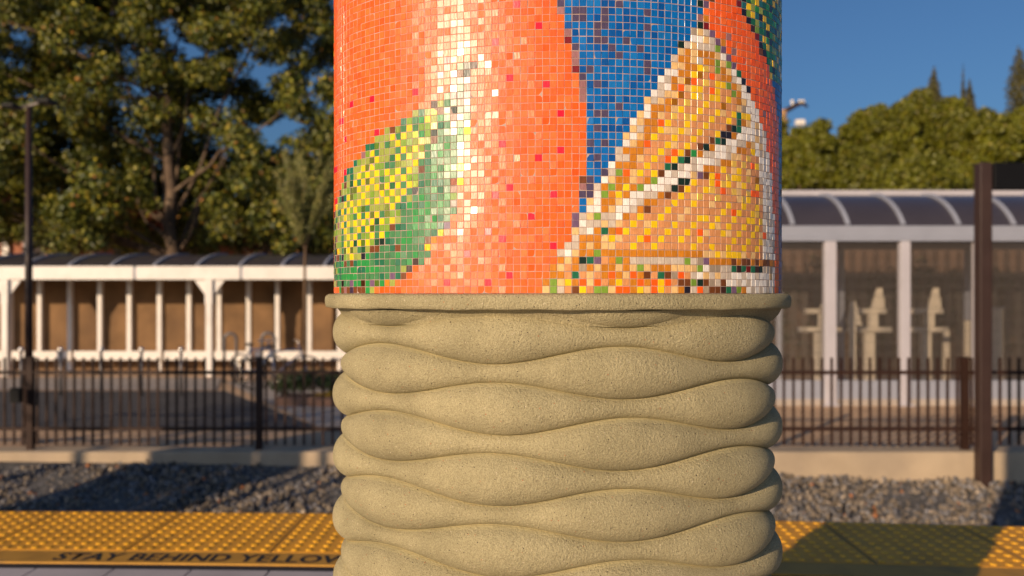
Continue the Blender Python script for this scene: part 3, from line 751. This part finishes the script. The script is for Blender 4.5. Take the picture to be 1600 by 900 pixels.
# bollards with bright round caps, steel hoops, bicycle
lab_b = ['at the left edge of the picture','just left of the second white upright','between the second and third white uprights','left of the fifth white upright','just left of the thick white post']
for p, l in zip((33, 95, 158, 221, 283), lab_b):
    Y = 16.2; x = X_at(p, Y)
    o = empty('bollard', (x, Y, GZ), 'slim steel bollard with a round shiny cap ' + l, 'bollard', 'steel bollards in front of the left shelter')
    q = MB(); q.tube([(0,0,0),(0,0,Z_at(548,Y)-GZ)], .028, 10); q.build('pole', M['steel'], o, smooth=True)
    q = MB(); q.ball((0,0,Z_at(546,Y)-GZ), .05, n=16); q.build('cap', M['chrome'], o, smooth=True)
def hoop(px, Y, wpx, pytop, label):
    x = X_at(px, Y); r = wpx/2*Y/F; zt = Z_at(pytop, Y)-GZ-r
    o = empty('bike_hoop', (x, Y, GZ), label, 'bike rack', 'inverted U bike racks by the left shelter')
    q = MB(); q.tube([(-r,0,0),(-r,0,zt*.5)]+[(-r*math.cos(a),0,zt+r*math.sin(a)) for a in np.linspace(0,math.pi,13)]+[(r,0,zt*.5),(r,0,0)], .032, 10)
    q.build('tube', M['steel'], o, smooth=True)
    for s_ in (-r, r):
        q = MB(); q.tube([(s_,0,0),(s_,0,.02)], .07, 12); q.build('foot_plate', M['steel'], o)
hoop(360, 18.6, 19, 521, 'grey inverted U bike rack just right of the thick white post')
hoop(419, 18.2, 20, 520, 'grey inverted U bike rack nearest to the column')
def bicycle(px, Y, label, rz):
    o = empty('bicycle', (X_at(px, Y), Y, GZ), label, 'bicycle', rz=rz)
    for s_ in (-.52, .52):
        wv = MB(); wv.tube([(s_+.33*math.cos(a), 0, .34+.33*math.sin(a)) for a in np.linspace(0, 2*math.pi, 25)], .018, 8, cap=False); wh = wv.build('wheel', M['tyre'], o, smooth=True)
        sp_ = MB()
        for a in np.linspace(0, math.pi, 9)[:-1]: sp_.tube([(s_-.32*math.cos(a),0,.34-.32*math.sin(a)),(s_+.32*math.cos(a),0,.34+.32*math.sin(a))], .002, 4)
        sp_.build('spokes', M['chrome'], wh)
    f_ = MB()
    for a, c in (((-.52,0,.34),(-.12,0,.30)),((-.12,0,.30),(-.22,0,.85)),((-.52,0,.34),(-.2,0,.78)),((-.2,0,.78),(.36,0,.82)),((-.12,0,.30),(.38,0,.72)),((.34,0,.95),(.52,0,.34))): f_.tube([a, c], .018, 8)
    f_.build('frame', M['blue'], o)
    h = MB(); h.tube([(.30,-.28,1.0),(.34,-.1,1.0),(.34,.1,1.0),(.30,.28,1.0)], .014, 8); h.tube([(.34,0,.95),(.34,0,1.0)], .016, 8); h.build('handlebar', M['chrome'], o)
    s2 = MB(); s2.ball((-.24,0,.89), .13, 1, .55, .25, 10); s2.build('saddle', M['tyre'], o)
bicycle(440, 17.4, 'blue bicycle parked by the bike racks left of the column', R(22))
bicycle(402, 17.9, 'second blue bicycle parked behind the fence post left of the column', R(-30))
# planter with shrubs
Y = 15.0
pb = empty('planting_bed', (X_at(485,Y), Y, GZ), 'low brown edged planting bed with dark shrubs beside the column at left', 'planter')
b = MB(); b.box(-.55, .75, -.35, .35, 0, .16); b.build('planter_edge', M['terracotta'], pb, bevel=.02)

# ================================================================== LEAVES
def leaves(name, clusters, n, size, pal, parent=None, m=None, droop=.3, aspect=.75, flat=.8, off=(0,0,0)):
    """clusters: list of (x,y,z,rx,ry,rz); leaf cards as small folded quads through the volume"""
    cl = np.array(clusters, float); vol = (cl[:,3]*cl[:,4]*cl[:,5])**(2/3.); pr = vol/vol.sum()
    ci = rng.choice(len(cl), n, p=pr)
    d = rng.normal(size=(n,3)); d /= np.linalg.norm(d, axis=1)[:,None]
    rad = rng.random(n)**(1/2.2)
    c = cl[ci,:3] + d*rad[:,None]*cl[ci,3:6]
    # leaf normal: outwards of its clump plus noise, leaf axis hangs down a little
    nrm = d + rng.normal(0, flat, (n,3)) + np.array([0,0,.35]); nrm /= np.linalg.norm(nrm, axis=1)[:,None]
    ax = rng.normal(size=(n,3)) - np.array([0,0,droop*2]); ax -= (ax*nrm).sum(1)[:,None]*nrm; ax /= np.linalg.norm(ax, axis=1)[:,None]
    bx = np.cross(nrm, ax); s = size*rng.uniform(.6, 1.3, n)[:,None]
    wv = bx*s*aspect*.5
    v0 = c - ax*s*.5; v1 = c + wv + nrm*s*.12; v2 = c + ax*s*.5; v3 = c - wv + nrm*s*.12
    V_ = np.stack([v0,v1,v2,v3],1).reshape(-1,3) - np.array(off)
    base = np.arange(n)*4
    F_ = np.stack([np.stack([base,base+1,base+2],1), np.stack([base,base+2,base+3],1)],1).reshape(-1,3)
    P_ = np.array(pal); w_ = P_[:,3]/P_[:,3].sum(); pi = rng.choice(len(P_), n, p=w_)
    clv = rng.uniform(.8, 1.2, len(cl))[ci]
    C = P_[pi,:3]*rng.uniform(.75, 1.25, n)[:,None]*clv[:,None]
    return np_mesh(name, V_, F_, m or M['leaf'], parent, colors=np.repeat(C, 2, 0))
def limb(q, a, c, r0, r1, wob=.15, n=6):
    a = Vector(a); c = Vector(c); pts = []
    for i in range(n+1):
        t = i/n; p = a.lerp(c, t); k = math.sin(t*math.pi)*wob
        pts.append(p + Vector((random.uniform(-k,k), random.uniform(-k,k), random.uniform(-k,k)*.4)))
    q.tube(pts, [r0+(r1-r0)*i/n for i in range(n+1)], 9)
    return pts

LEAFPAL = [(.115,.13,.013,5),(.20,.195,.016,3.5),(.04,.06,.010,4.5),(.36,.30,.03,1.1),(.34,.16,.035,.3)]
def broad_tree(name, label, base, trunk_top, r0, clusters, n, size, pal, group=None, reds=0, branches=14):
    o = empty(name, base, label, 'tree', group)
    q = MB(); tp = Vector(trunk_top)
    pts = limb(q, Vector(base), tp, r0, r0*.5, .12, 8)
    cs = sorted(clusters, key=lambda c_: c_[2]); pick = random.sample(cs, min(branches, len(cs)))
    for c_ in pick:
        i = random.randint(3, 8); st = pts[i]
        if st.z > c_[2]-.3: st = pts[3]
        limb(q, st, (c_[0], c_[1], c_[2]), r0*.24, r0*.05, .35, 6)
    q.build('trunk', M['bark'], o, smooth=True, off=base)
    leaves('crown', clusters, n, size, pal, o, off=base)
    return o

# --- the big tree at left: clumps laid out so that gaps let the sky through
Y = 27.0
holes = [(150,140,16),(215,140,26),(100,110,12),(270,55,16),(30,150,22),(390,80,34),(430,110,36),(440,40,18),(480,70,18),(350,165,20),(400,200,20),(500,165,30),(490,150,34),(300,195,14),(240,215,22),(255,255,20),(350,240,20),(420,230,20),(440,270,18),(160,265,10),(10,45,14),(20,95,14),(440,190,16),(470,205,18)]
def blocked(px, py, rr):
    return any((px-h[0])**2+(py-h[1])**2 < (h[2]*.36+rr)**2 for h in holes)
cl = []; tries = 0
while len(cl) < 700 and tries < 30000:
    tries += 1
    yy = Y + random.uniform(-2.6, 3.6); px = random.uniform(-190, 545); py = random.uniform(-190, 385)
    low = 392 - 30*math.sin(px*.019+1)**2 - (18 if 180 < px < 300 else 0)
    if py > low: continue
    r = random.uniform(.28, .66); rp = r*F/yy
    if blocked(px, py, rp*.42): continue
    if abs(px-268) < 24 and 185 < py < 400 and yy < Y+.6: continue
    if px > 470 and 215 < py < 400 and random.random() < .35: continue
    cl.append((X_at(px,yy), yy, Z_at(py,yy), r*1.15, r*1.1, r*.85))
k_ = 0
while k_ < 820:                                       # the far side of the same crown
    yy = Y + random.uniform(1.5, 6.5); px = random.uniform(-190, 530); py = random.uniform(-190, 380)
    r = random.uniform(.35, .75); rp = r*F/yy
    if any((px-h[0])**2+(py-h[1])**2 < (h[2]*.55+rp*.45)**2 for h in holes): continue
    cl.append((X_at(px,yy), yy, Z_at(py,yy), r*1.15, r*1.1, r*.85)); k_ += 1
broad_tree('shade_tree', 'big spreading broadleaf tree with a pale trunk behind the white shelter', (X_at(272,Y), Y, GZ), (X_at(258,Y), Y+.2, Z_at(150,Y)), .27, cl, 400000, .14, LEAFPAL, branches=20)
# --- two more crowns behind it, lower
cl = []; 
while len(cl) < 75:
    yy = random.uniform(30, 33); px = random.uniform(-120, 300); py = random.uniform(215, 372)
    if blocked(px, py, 12): continue
    r = random.uniform(.7, 1.1); cl.append((X_at(px,yy), yy, Z_at(py,yy), r*1.2, r, r*.8))
broad_tree('dark_tree', 'dark bushy tree behind the big tree, left of its trunk', (X_at(95,31), 31, GZ), (X_at(100,31), 31, 4.5), .22, cl, 17000, .19, [(.055,.075,.018,5),(.08,.09,.02,3),(.03,.05,.015,3)])
cl = []
while len(cl) < 75:
    yy = random.uniform(30, 33); px = random.uniform(300, 580); py = random.uniform(235, 388)
    if blocked(px, py, 8): continue
    r = random.uniform(.6, 1.0); cl.append((X_at(px,yy), yy, Z_at(py,yy), r*1.2, r, r*.8))
broad_tree('dark_tree', 'dark bushy tree behind the big tree, between its trunk and the column', (X_at(430,31), 31, GZ), (X_at(425,31), 31, 4.0), .22, cl, 17000, .19, [(.055,.075,.018,5),(.08,.09,.02,3),(.03,.05,.015,3)])
# red-leaved shrub bits under the crown
cl = [(X_at(p,29), 29, Z_at(q,29), .28, .28, .22) for p, q in ((196,333),(205,338),(238,335),(245,330),(254,338),(330,330),(338,334),(185,342),(180,352),(245,352),(8,310))]
o = empty('red_shrub', (X_at(215,29), 29, GZ), 'tall shrub with sparse red leaves beside the pale trunk', 'shrub')
q = MB()
for c_ in cl[:8]: limb(q, (X_at(215,29), 29, GZ), c_[:3], .03, .008, .1)
q.build('stems', M['bark_thin'], o, off=o.location); leaves('foliage', cl, 420, .14, [(.38,.07,.05,3),(.42,.15,.07,2)], o, off=o.location)
# --- young tree near the column
Y = 17.6; bx = X_at(476, Y)
o = empty('young_tree', (bx, Y, GZ), 'young slender tree with upright grey green foliage left of the column', 'tree')
q = MB(); pts = limb(q, (bx,Y,GZ), (bx+.02,Y,Z_at(330,Y)), .040, .022, .015, 6); cl = []
for k in range(34):
    a = random.uniform(0, 2*math.pi); top = (bx + random.uniform(-.58,.72), Y + math.sin(a)*.5, Z_at(random.uniform(235, 330), Y))
    st = (bx, Y, Z_at(random.uniform(400, 330), Y)); limb(q, st, top, .012, .003, .04)
    for t in np.linspace(.25, 1, 7):
        cl.append((st[0]+(top[0]-st[0])*t, st[1]+(top[1]-st[1])*t, st[2]+(top[2]-st[2])*t, .10, .10, .13))
q.build('trunk', M['bark_thin'], o, smooth=True, off=o.location)
leaves('crown', cl, 11000, .085, [(.26,.26,.08,4),(.18,.20,.06,3),(.33,.29,.10,2)], o, aspect=.28, off=o.location, droop=-.4)
leaves('shrubs', [(X_at(p,Y2)-0, Y2, GZ+z, .3,.25,.22) for p, Y2, z in ((445,15,.38),(470,15,.42),(495,15.1,.45),(520,15,.4),(540,15.1,.35))], 2600, .06, [(.035,.06,.018,3),(.06,.09,.02,2)], pb, off=pb.location)
leaves('flowers', [(X_at(p,14.8), 14.8, GZ+.2, .16,.12,.05) for p in (500,512,522)], 160, .045, [(.7,.42,.03,1)], pb, off=pb.location)

# ================================================================== BUILDING BEHIND THE TREES
Y = 37.0
bd = empty('brick_building', (X_at(150,Y), Y, GZ), 'low terracotta brick building with louvred windows behind the left trees', 'building'); O = bd.location
b = MB(); b.box(-27, 4, Y, Y+10, GZ, Z_at(322,Y)); b.build('wall', M['wall_red'], bd, off=O)
b = MB(); b.box(-27.3, 4.3, Y-.35, Y+10.3, Z_at(322,Y), Z_at(316,Y)); b.build('roof', M['dark_wall'], bd, off=O)
for a, c in ((182,222),(236,262),(40,66),(440,480)):
    wx = MB(); xa, xb = X_at(a,Y), X_at(c,Y); wx.box(xa-.08, xb+.08, Y-.06, Y-.002, Z_at(425,Y), Z_at(374,Y)); wo = wx.build('window', M['grey_paint'], bd, off=O)
    l = MB()
    for k in range(12):
        z = Z_at(423,Y) + k*.115; l.add([(xa,Y-.13,z),(xb,Y-.13,z),(xb,Y-.065,z+.09),(xa,Y-.065,z+.09)],[(0,1,2,3)])
    l.build('louvres', M['louvre'], wo, off=O)
for p in (298, 12):
    b = MB(); x = X_at(p,Y); b.box(x-.14, x+.14, Y-.2, Y-.003, GZ, Z_at(366,Y)); b.build('pilaster', M['white_paint'], bd, off=O)

# ================================================================== RIGHT SHELTER
Y0 = 14.8
rs = empty('bike_shelter', (X_at(1400,Y0), Y0, GZ), 'grey bike shelter with curved dark glazed roof and wire mesh walls at right', 'shelter'); O = rs.location
xl, xr = X_at(1080,Y0), X_at(1840,Y0); YB = 17.6
b = MB(); b.box(xl, xr, Y0-.06, Y0+.06, Z_at(371,Y0), Z_at(353,Y0)); b.build('beam', M['grey_paint'], rs, off=O, bevel=.008)
b = MB(); b.box(xl, xr, Y0-.09, Y0+.09, Z_at(377,Y0), Z_at(371,Y0)-.002); b.build('beam_flange', M['grey_paint'], rs, off=O)
pts = arc(Y0, Z_at(353,Y0), 16.2, Z_at(307,16.2), 12); back = [(2*16.2-y, z) for y, z in pts[::-1]][1:]
rf = roof(xl, xr, pts+back, .02, M['tint'], rs)
for k in range(-3, 8):
    x = X_at(1325,Y0) + k*.985; bq = MB(); al = pts+back
    for i in range(len(al)-1): bq.bar((x, al[i][0], al[i][1]+.02), (x, al[i+1][0], al[i+1][1]+.02), .075, .05)
    bq.build('rib', M['grey_paint'], rf, off=O)
b = MB(); b.box(xl, xr, 16.12, 16.3, Z_at(306,16.2), Z_at(298,16.2)); b.build('ridge_rail', M['post_paint'], rf, off=O)
b = MB(); b.box(xl, xr, YB-.06, YB+.06, Z_at(377,Y0), Z_at(353,Y0)); b.build('back_beam', M['grey_paint'], rs, off=O)
for k in range(-1, 5):
    x = X_at(1296,Y0) + k*1.325
    wd = .10 if k != 1 else .085
    bq = MB(); bq.box(x-wd, x+wd, Y0-.08, Y0+.08, GZ, Z_at(377,Y0)-.003); bq.box(x-wd-.06, x+wd+.06, Y0-.14, Y0+.14, GZ, GZ+.03); bq.build('post', M['post_paint'], rs, off=O, bevel=.01)
    bq = MB(); bq.box(x-.05, x+.05, YB-.05, YB+.05, GZ, Z_at(377,Y0)-.003); bq.build('back_post', M['grey_paint'], rs, off=O)
b = MB(); b.box(xl, xr, Y0-.03, Y0+.03, Z_at(626,Y0), Z_at(594,Y0)); b.build('kick_board', M['grey_paint'], rs, off=O)
b = MB(); b.box(xl, xr, Y0-.035, Y0+.035, GZ, GZ+.12); b.build('concrete_sill', M['walk'], rs, off=O)
def mesh_panel(Yp, za, zb, xa, xb, sp_, t=.005):
    b = MB(); x = xa
    while x < xb:
        b.add([(x-t,Yp-t,za),(x+t,Yp-t,za),(x+t,Yp+t,za),(x-t,Yp+t,za),(x-t,Yp-t,zb),(x+t,Yp-t,zb),(x+t,Yp+t,zb),(x-t,Yp+t,zb)],[(0,1,5,4),(1,2,6,5),(2,3,7,6),(3,0,4,7)]); x += sp_
    z = za+.05
    while z < zb: b.box(xa, xb, Yp+t, Yp+t+.006, z-.003, z+.003); z += .2
    return b
for k in range(-1, 4):
    xa = X_at(1296,Y0) + k*1.325 + .11
    if xa > xr: break
    mesh_panel(Y0, Z_at(592,Y0), Z_at(378,Y0)-.002, xa, xa+1.10, .040).build('mesh_panel', M['wire'], rs, off=O)
    mesh_panel(YB, GZ+.1, Z_at(378,Y0)-.002, xa, xa+1.10, .040).build('back_mesh', M['wire'], rs, off=O)

def rack(px, Y, label, up=True):
    x = X_at(px, Y); o = empty('bike_lift_rack', (x, Y, GZ), label, 'bike rack', 'cream double deck bike racks inside the right shelter')
    zz = lambda y_: Z_at(y_, Y)-GZ
    k = Y/F
    b = MB(); b.box(-.09, .09, -.06, .06, 0, zz(520)); b.box(-.17,.17,-.2,.2,0,.02); b.build('leg', M['rack'], o, bevel=.008)
    b = MB(); b.box(-34*k, 34*k, -.05, .05, zz(519), zz(511)); b.build('lower_tray', M['rack'], o, bevel=.01)
    b = MB(); b.box(-.02, .17, -.045, .045, zz(510.8), zz(490.2)); b.build('riser', M['rack'], o, bevel=.008)
    b = MB(); b.box(-22*k, 26*k, -.05, .05, zz(490), zz(482)); b.build('upper_tray', M['rack'], o, bevel=.01)
    b = MB(); b.add([(2*k,-.03,zz(481.8)),(24*k,-.03,zz(481.8)),(20*k,-.03,zz(450)),(12*k,-.03,zz(450)),(2*k,.03,zz(481.8)),(24*k,.03,zz(481.8)),(20*k,.03,zz(450)),(12*k,.03,zz(450))],
        [(0,1,2,3),(7,6,5,4),(0,4,5,1),(1,5,6,2),(2,6,7,3),(3,7,4,0)]); b.build('wheel_guide', M['rack'], o)
rack(1358, 16.0, 'cream bike rack behind the mesh between the two white posts')
rack(1446, 16.0, 'cream bike rack behind the mesh right of the second white post')
rack(1280, 16.4, 'cream bike rack half hidden left of the first white post')
o = empty('bike_lift_rack', (X_at(1332,15.7), 15.7, GZ), 'low cream bike holder standing just right of the first white post', 'bike rack')
k = 15.7/F; zz = lambda y_: Z_at(y_, 15.7)-GZ
b = MB(); b.add([(-8*k,-.03,zz(508)),(14*k,-.03,zz(508)),(4*k,-.03,zz(470)),(-3*k,-.03,zz(470)),(-8*k,.03,zz(508)),(14*k,.03,zz(508)),(4*k,.03,zz(470)),(-3*k,.03,zz(470))],[(0,1,2,3),(7,6,5,4),(0,4,5,1),(1,5,6,2),(2,6,7,3),(3,7,4,0)]); b.build('wheel_guide', M['rack'], o)
b = MB(); b.box(-.05,.05,-.04,.04,0,zz(508.5)); b.build('leg', M['rack'], o)
# cream cabinet and short posts further right
o = empty('utility_cabinet', (X_at(1553,16.6), 16.6, GZ), 'narrow cream cabinet right of the thick brown post inside the shelter', 'cabinet')
zz = lambda y_: Z_at(y_, 16.6)-GZ
b = MB(); b.box(-.12, .12, -.12, .12, 0, zz(482)); b.build('body', M['rack'], o, bevel=.01); b = MB(); b.box(-.13,.13,-.13,.13,zz(482),zz(480)); b.build('lid', M['grey_paint'], o)
for p, t_, l in ((1478,516,'short cream post left of the thick brown post, the lower one'),(1511,501,'short cream post left of the thick brown post, the taller one')):
    o = empty('short_post', (X_at(p,16.8), 16.8, GZ), l, 'post', 'short cream posts in the right shelter')
    b = MB(); b.box(-.05, .05, -.05, .05, 0, Z_at(t_,16.8)-GZ); b.build('shaft', M['rack'], o, bevel=.006); b = MB(); b.box(-.1,.1,-.1,.1,0,.02); b.build('base_plate', M['steel'], o)

# low garden wall with brown slope and hedge behind the right shelter
b = MB(); b.box(2.0, 24, 21.0, 21.2, GZ, 2.75); tag(b.build('brown_screen', M['dark_wall']), 'dark brown screen wall seen through the mesh of the right shelter', 'wall')
for p, w_, h_ in ((1245,60,400),(1330,45,445),(1425,16,412)):
    pass
o = empty('hedge', (X_at(1400,20.3), 20.3, GZ), 'dark leafy hedge between the right shelter and the brown screen', 'hedge')
cl = [(random.uniform(2.5,13), random.uniform(20.0,20.7), Z_at(random.uniform(395,560),20.3), .4,.3,.35) for _ in range(70)]
leaves('foliage', cl, 7000, .10, [(.05,.065,.02,3),(.09,.08,.03,2),(.16,.09,.05,1)], o, off=o.location)
q = MB()
for c_ in cl[:24]: limb(q, (X_at(1400,20.3), 20.3, GZ), c_[:3], .03, .01, .1)
q.build('stems', M['bark_thin'], o, off=o.location)

# ================================================================== TREES AT RIGHT
RP = [(.13,.135,.007,5),(.155,.155,.008,4),(.09,.10,.006,3),(.19,.16,.012,1)]
def round_tree(px, py, rx_px, ry_px, Y, n, label, size=.17):
    n = int(n*2.4)
    cx_, cz_ = X_at(px,Y), Z_at(py,Y); rx, rz = rx_px*Y/F, ry_px*Y/F; ry = rx*.8
    cl = []
    for _ in range(70):
        d = Vector((random.gauss(0,1), random.gauss(0,1)-.3, random.gauss(0,1)+.25)).normalized()
        k = random.uniform(.60, .95); r = random.uniform(.16, .34)*rx
        cl.append((cx_+d.x*rx*k, Y+d.y*ry*k, cz_+d.z*rz*k, r, r, r*.8))
    cl.append((cx_, Y, cz_, rx*.7, ry*.7, rz*.7))
    broad_tree('round_tree', label, (cx_, Y, GZ), (cx_, Y, cz_-rz*.3), .3, cl, n, size, RP, 'round green trees behind the right shelter', branches=8)
round_tree(1268, 262, 62, 70, 38, 15000, 'rounded green tree directly right of the column')
round_tree(1372, 238, 66, 76, 41, 17000, 'rounded green tree left of the tallest crown, its top a dome')
round_tree(1450, 225, 70, 82, 43, 18000, 'tallest rounded green tree, in front of the left cypress')
round_tree(1535, 250, 64, 72, 40, 15000, 'rounded green tree behind the black sign')
round_tree(1610, 232, 60, 72, 42, 14000, 'rounded green tree at the right picture border')
round_tree(1400, 300, 110, 60, 36, 16000, 'low broad green tree nearest to the shelter roof')
round_tree(1180, 250, 70, 70, 44, 9000, 'rounded green tree mostly hidden behind the column')
def cypress(px, ptop, wpx, label, twin=False):
    Y = 66; x = X_at(px,Y); zt = Z_at(ptop,Y); w_ = wpx*Y/F/2*1.5
    o = empty('cypress', (x, Y, GZ), label, 'tree', 'narrow cypresses beyond the round trees')
    cl = []
    H = zt-GZ; n = 26
    for i in range(n):
        t = (i/(n-1))**.6; z = GZ+1+(H-1.1)*t; r = w_*max(.10, min(1, ((zt-z)/2.6)**.8))
        cl.append((x+random.uniform(-.1,.1)*w_, Y, z, r, r, .5))
        if twin and t > .75: cl.append((x-w_*.8, Y, z+.8, r*.35, r*.35, H/n))
    q = MB(); q.tube([(x,Y,GZ),(x,Y,zt-1)], [.2,.04], 8); q.build('trunk', M['bark_thin'], o, off=o.location)
    leaves('crown', cl, 12000, .20, [(.075,.070,.014,3),(.10,.085,.018,2)], o, off=o.location, aspect=.5, droop=-1.0, flat=.5)
cypress(1459, 107, 20, 'narrow dark cypress above the tallest round crown')
cypress(1515, 127, 17, 'short twin tipped cypress between the other two', True)
cypress(1592, 74, 27, 'tallest cypress at the right picture border')

# tall wooden pole with an arm, and a white capped pole
Y = 52
o = empty('utility_pole', (X_at(1224,Y), Y, GZ), 'tan wooden pole with a curved dark arm just right of the column', 'utility pole')
zt = Z_at(172,Y)-GZ; k = Y/F
b = MB(); b.tube([(0,0,0),(0,0,zt)], [.24,.2], 12); b.build('pole', mat('pole_wood', (0.40,0.22,0.10), .9), o, smooth=True)
b = MB(); b.tube([(0,0,zt-.1),(8*k,0,zt+.05),(20*k,0,zt+.32),(30*k,0,zt+.42),(38*k,0,zt+.2)], [.16,.16,.15,.12,.07], 8); b.build('arm', M['brown_steel'], o, smooth=True)
for s_ in (14, 26, 31):
    b = MB(); b.tube([(s_*k,0,zt+.3),(s_*k,0,zt+.62)], [.07,.11], 8); b.build('insulator', M['white_paint'], o)
o = empty('white_pole', (X_at(1250,50), 50, GZ), 'thin pole with a small white box rising from the trees', 'pole')
zt = Z_at(196,50)-GZ
b = MB(); b.tube([(0,0,0),(0,0,zt)], .1, 8); b.build('pole', M['grey_paint'], o); b = MB(); b.box(-.26,.26,-.2,.2,zt,zt+.34); b.build('box', M['white_paint'], o, bevel=.03)

# ================================================================== BEHIND THE CAMERA: unseen things added to throw the long shadows
u = Vector((math.sin(R(SUN_AZ)), math.cos(R(SUN_AZ)), 0))
def back_from(X, Y, L): return Vector((X, Y, 0)) + u*L
c = back_from(-3.72, 9.9, 11.5)
kk_ = empty('shadow_block', (c.x, c.y, 0), 'grey block added behind the camera to cast the broad ballast shadow', 'shadow block', rz=R(-36.8))  # made-up block, sized to cast the broad shadow on the ballast
b = MB(); b.box(-.55, .55, -.35, .35, 0, 4.3); b.build('body', M['grey_paint'], kk_, bevel=.03)
b = MB(); b.box(-.3, .3, .352, .37, 1.1, 1.6); b.build('screen', M['black'], kk_)  # black panel on the made-up block
rt = Vector((-u.y, u.x, 0))                         # to the right as seen looking along the light
def beside(cc, L): return Vector((-u.x, -u.y, 0))*0 + rt*cc + u*L
# perpendicular offsets measured from the shadows on the ballast
base_c = c.dot(rt); base_l = c.dot(u)
def shadow_spot(cross, dl=0.0): return rt*cross + u*(base_l+dl)
sgn = 1 if rt.x > 0 else -1
kc_ = base_c
p = shadow_spot(kc_ + sgn*.80); low_blk = empty('low_shadow_block', (p.x, p.y, 0), 'lower grey block added behind the camera to widen the ballast shadow', 'low shadow block', rz=R(-36.8))  # made-up lower block that widens the ballast shadow
b = MB(); b.box(-.24, .24, -.25, .25, 0, 2.5); b.build('body', M['grey_paint'], low_blk, bevel=.03); b = MB(); b.box(-.15,.15,.252,.262,1.1,1.5); b.build('screen', M['black'], low_blk)  # its black panel is made up as well
for dx, lb in ((1.24, 'slim pole added behind the camera for a shadow streak, nearest to the low block'), (1.70, 'slim pole added behind the camera for a shadow streak, farther from the low block')):
    p = shadow_spot(kc_ + sgn*dx); o = empty('streak_pole', (p.x, p.y, 0), lb, 'pole')  # unseen poles added to draw the thin shadow streaks
    b = MB(); b.tube([(0,0,0),(0,0,3.4)], .055, 12); b.build('shaft', M['brown_steel'], o, smooth=True); b = MB(); b.tube([(0,0,0),(0,0,.02)], .12, 12); b.build('base_plate', M['steel'], o)

# a street tree behind the camera at left: its loose crown dapples the curb, the ballast and part of the fence
p = shadow_spot(kc_ + sgn*-1.25, 3.0)
o = empty('shadow_tree', (p.x, p.y, 0), 'small loose crowned tree added behind the camera to throw a shadow', 'tree')
cl = [(p.x + rt.x*a, p.y + rt.y*a, z, .55, .55, .45) for a, z in [(random.uniform(-2.6, 2.4), random.uniform(3.3, 5.6)) for _ in range(30)]]
q = MB(); pts = limb(q, (p.x,p.y,0), (p.x,p.y,4.2), .10, .05, .08, 8)
for c_ in cl[::3]: limb(q, pts[5], c_[:3], .03, .008, .15)
q.build('trunk', M['bark'], o, smooth=True, off=o.location)
leaves('crown', cl, 4200, .11, LEAFPAL, o, off=o.location)
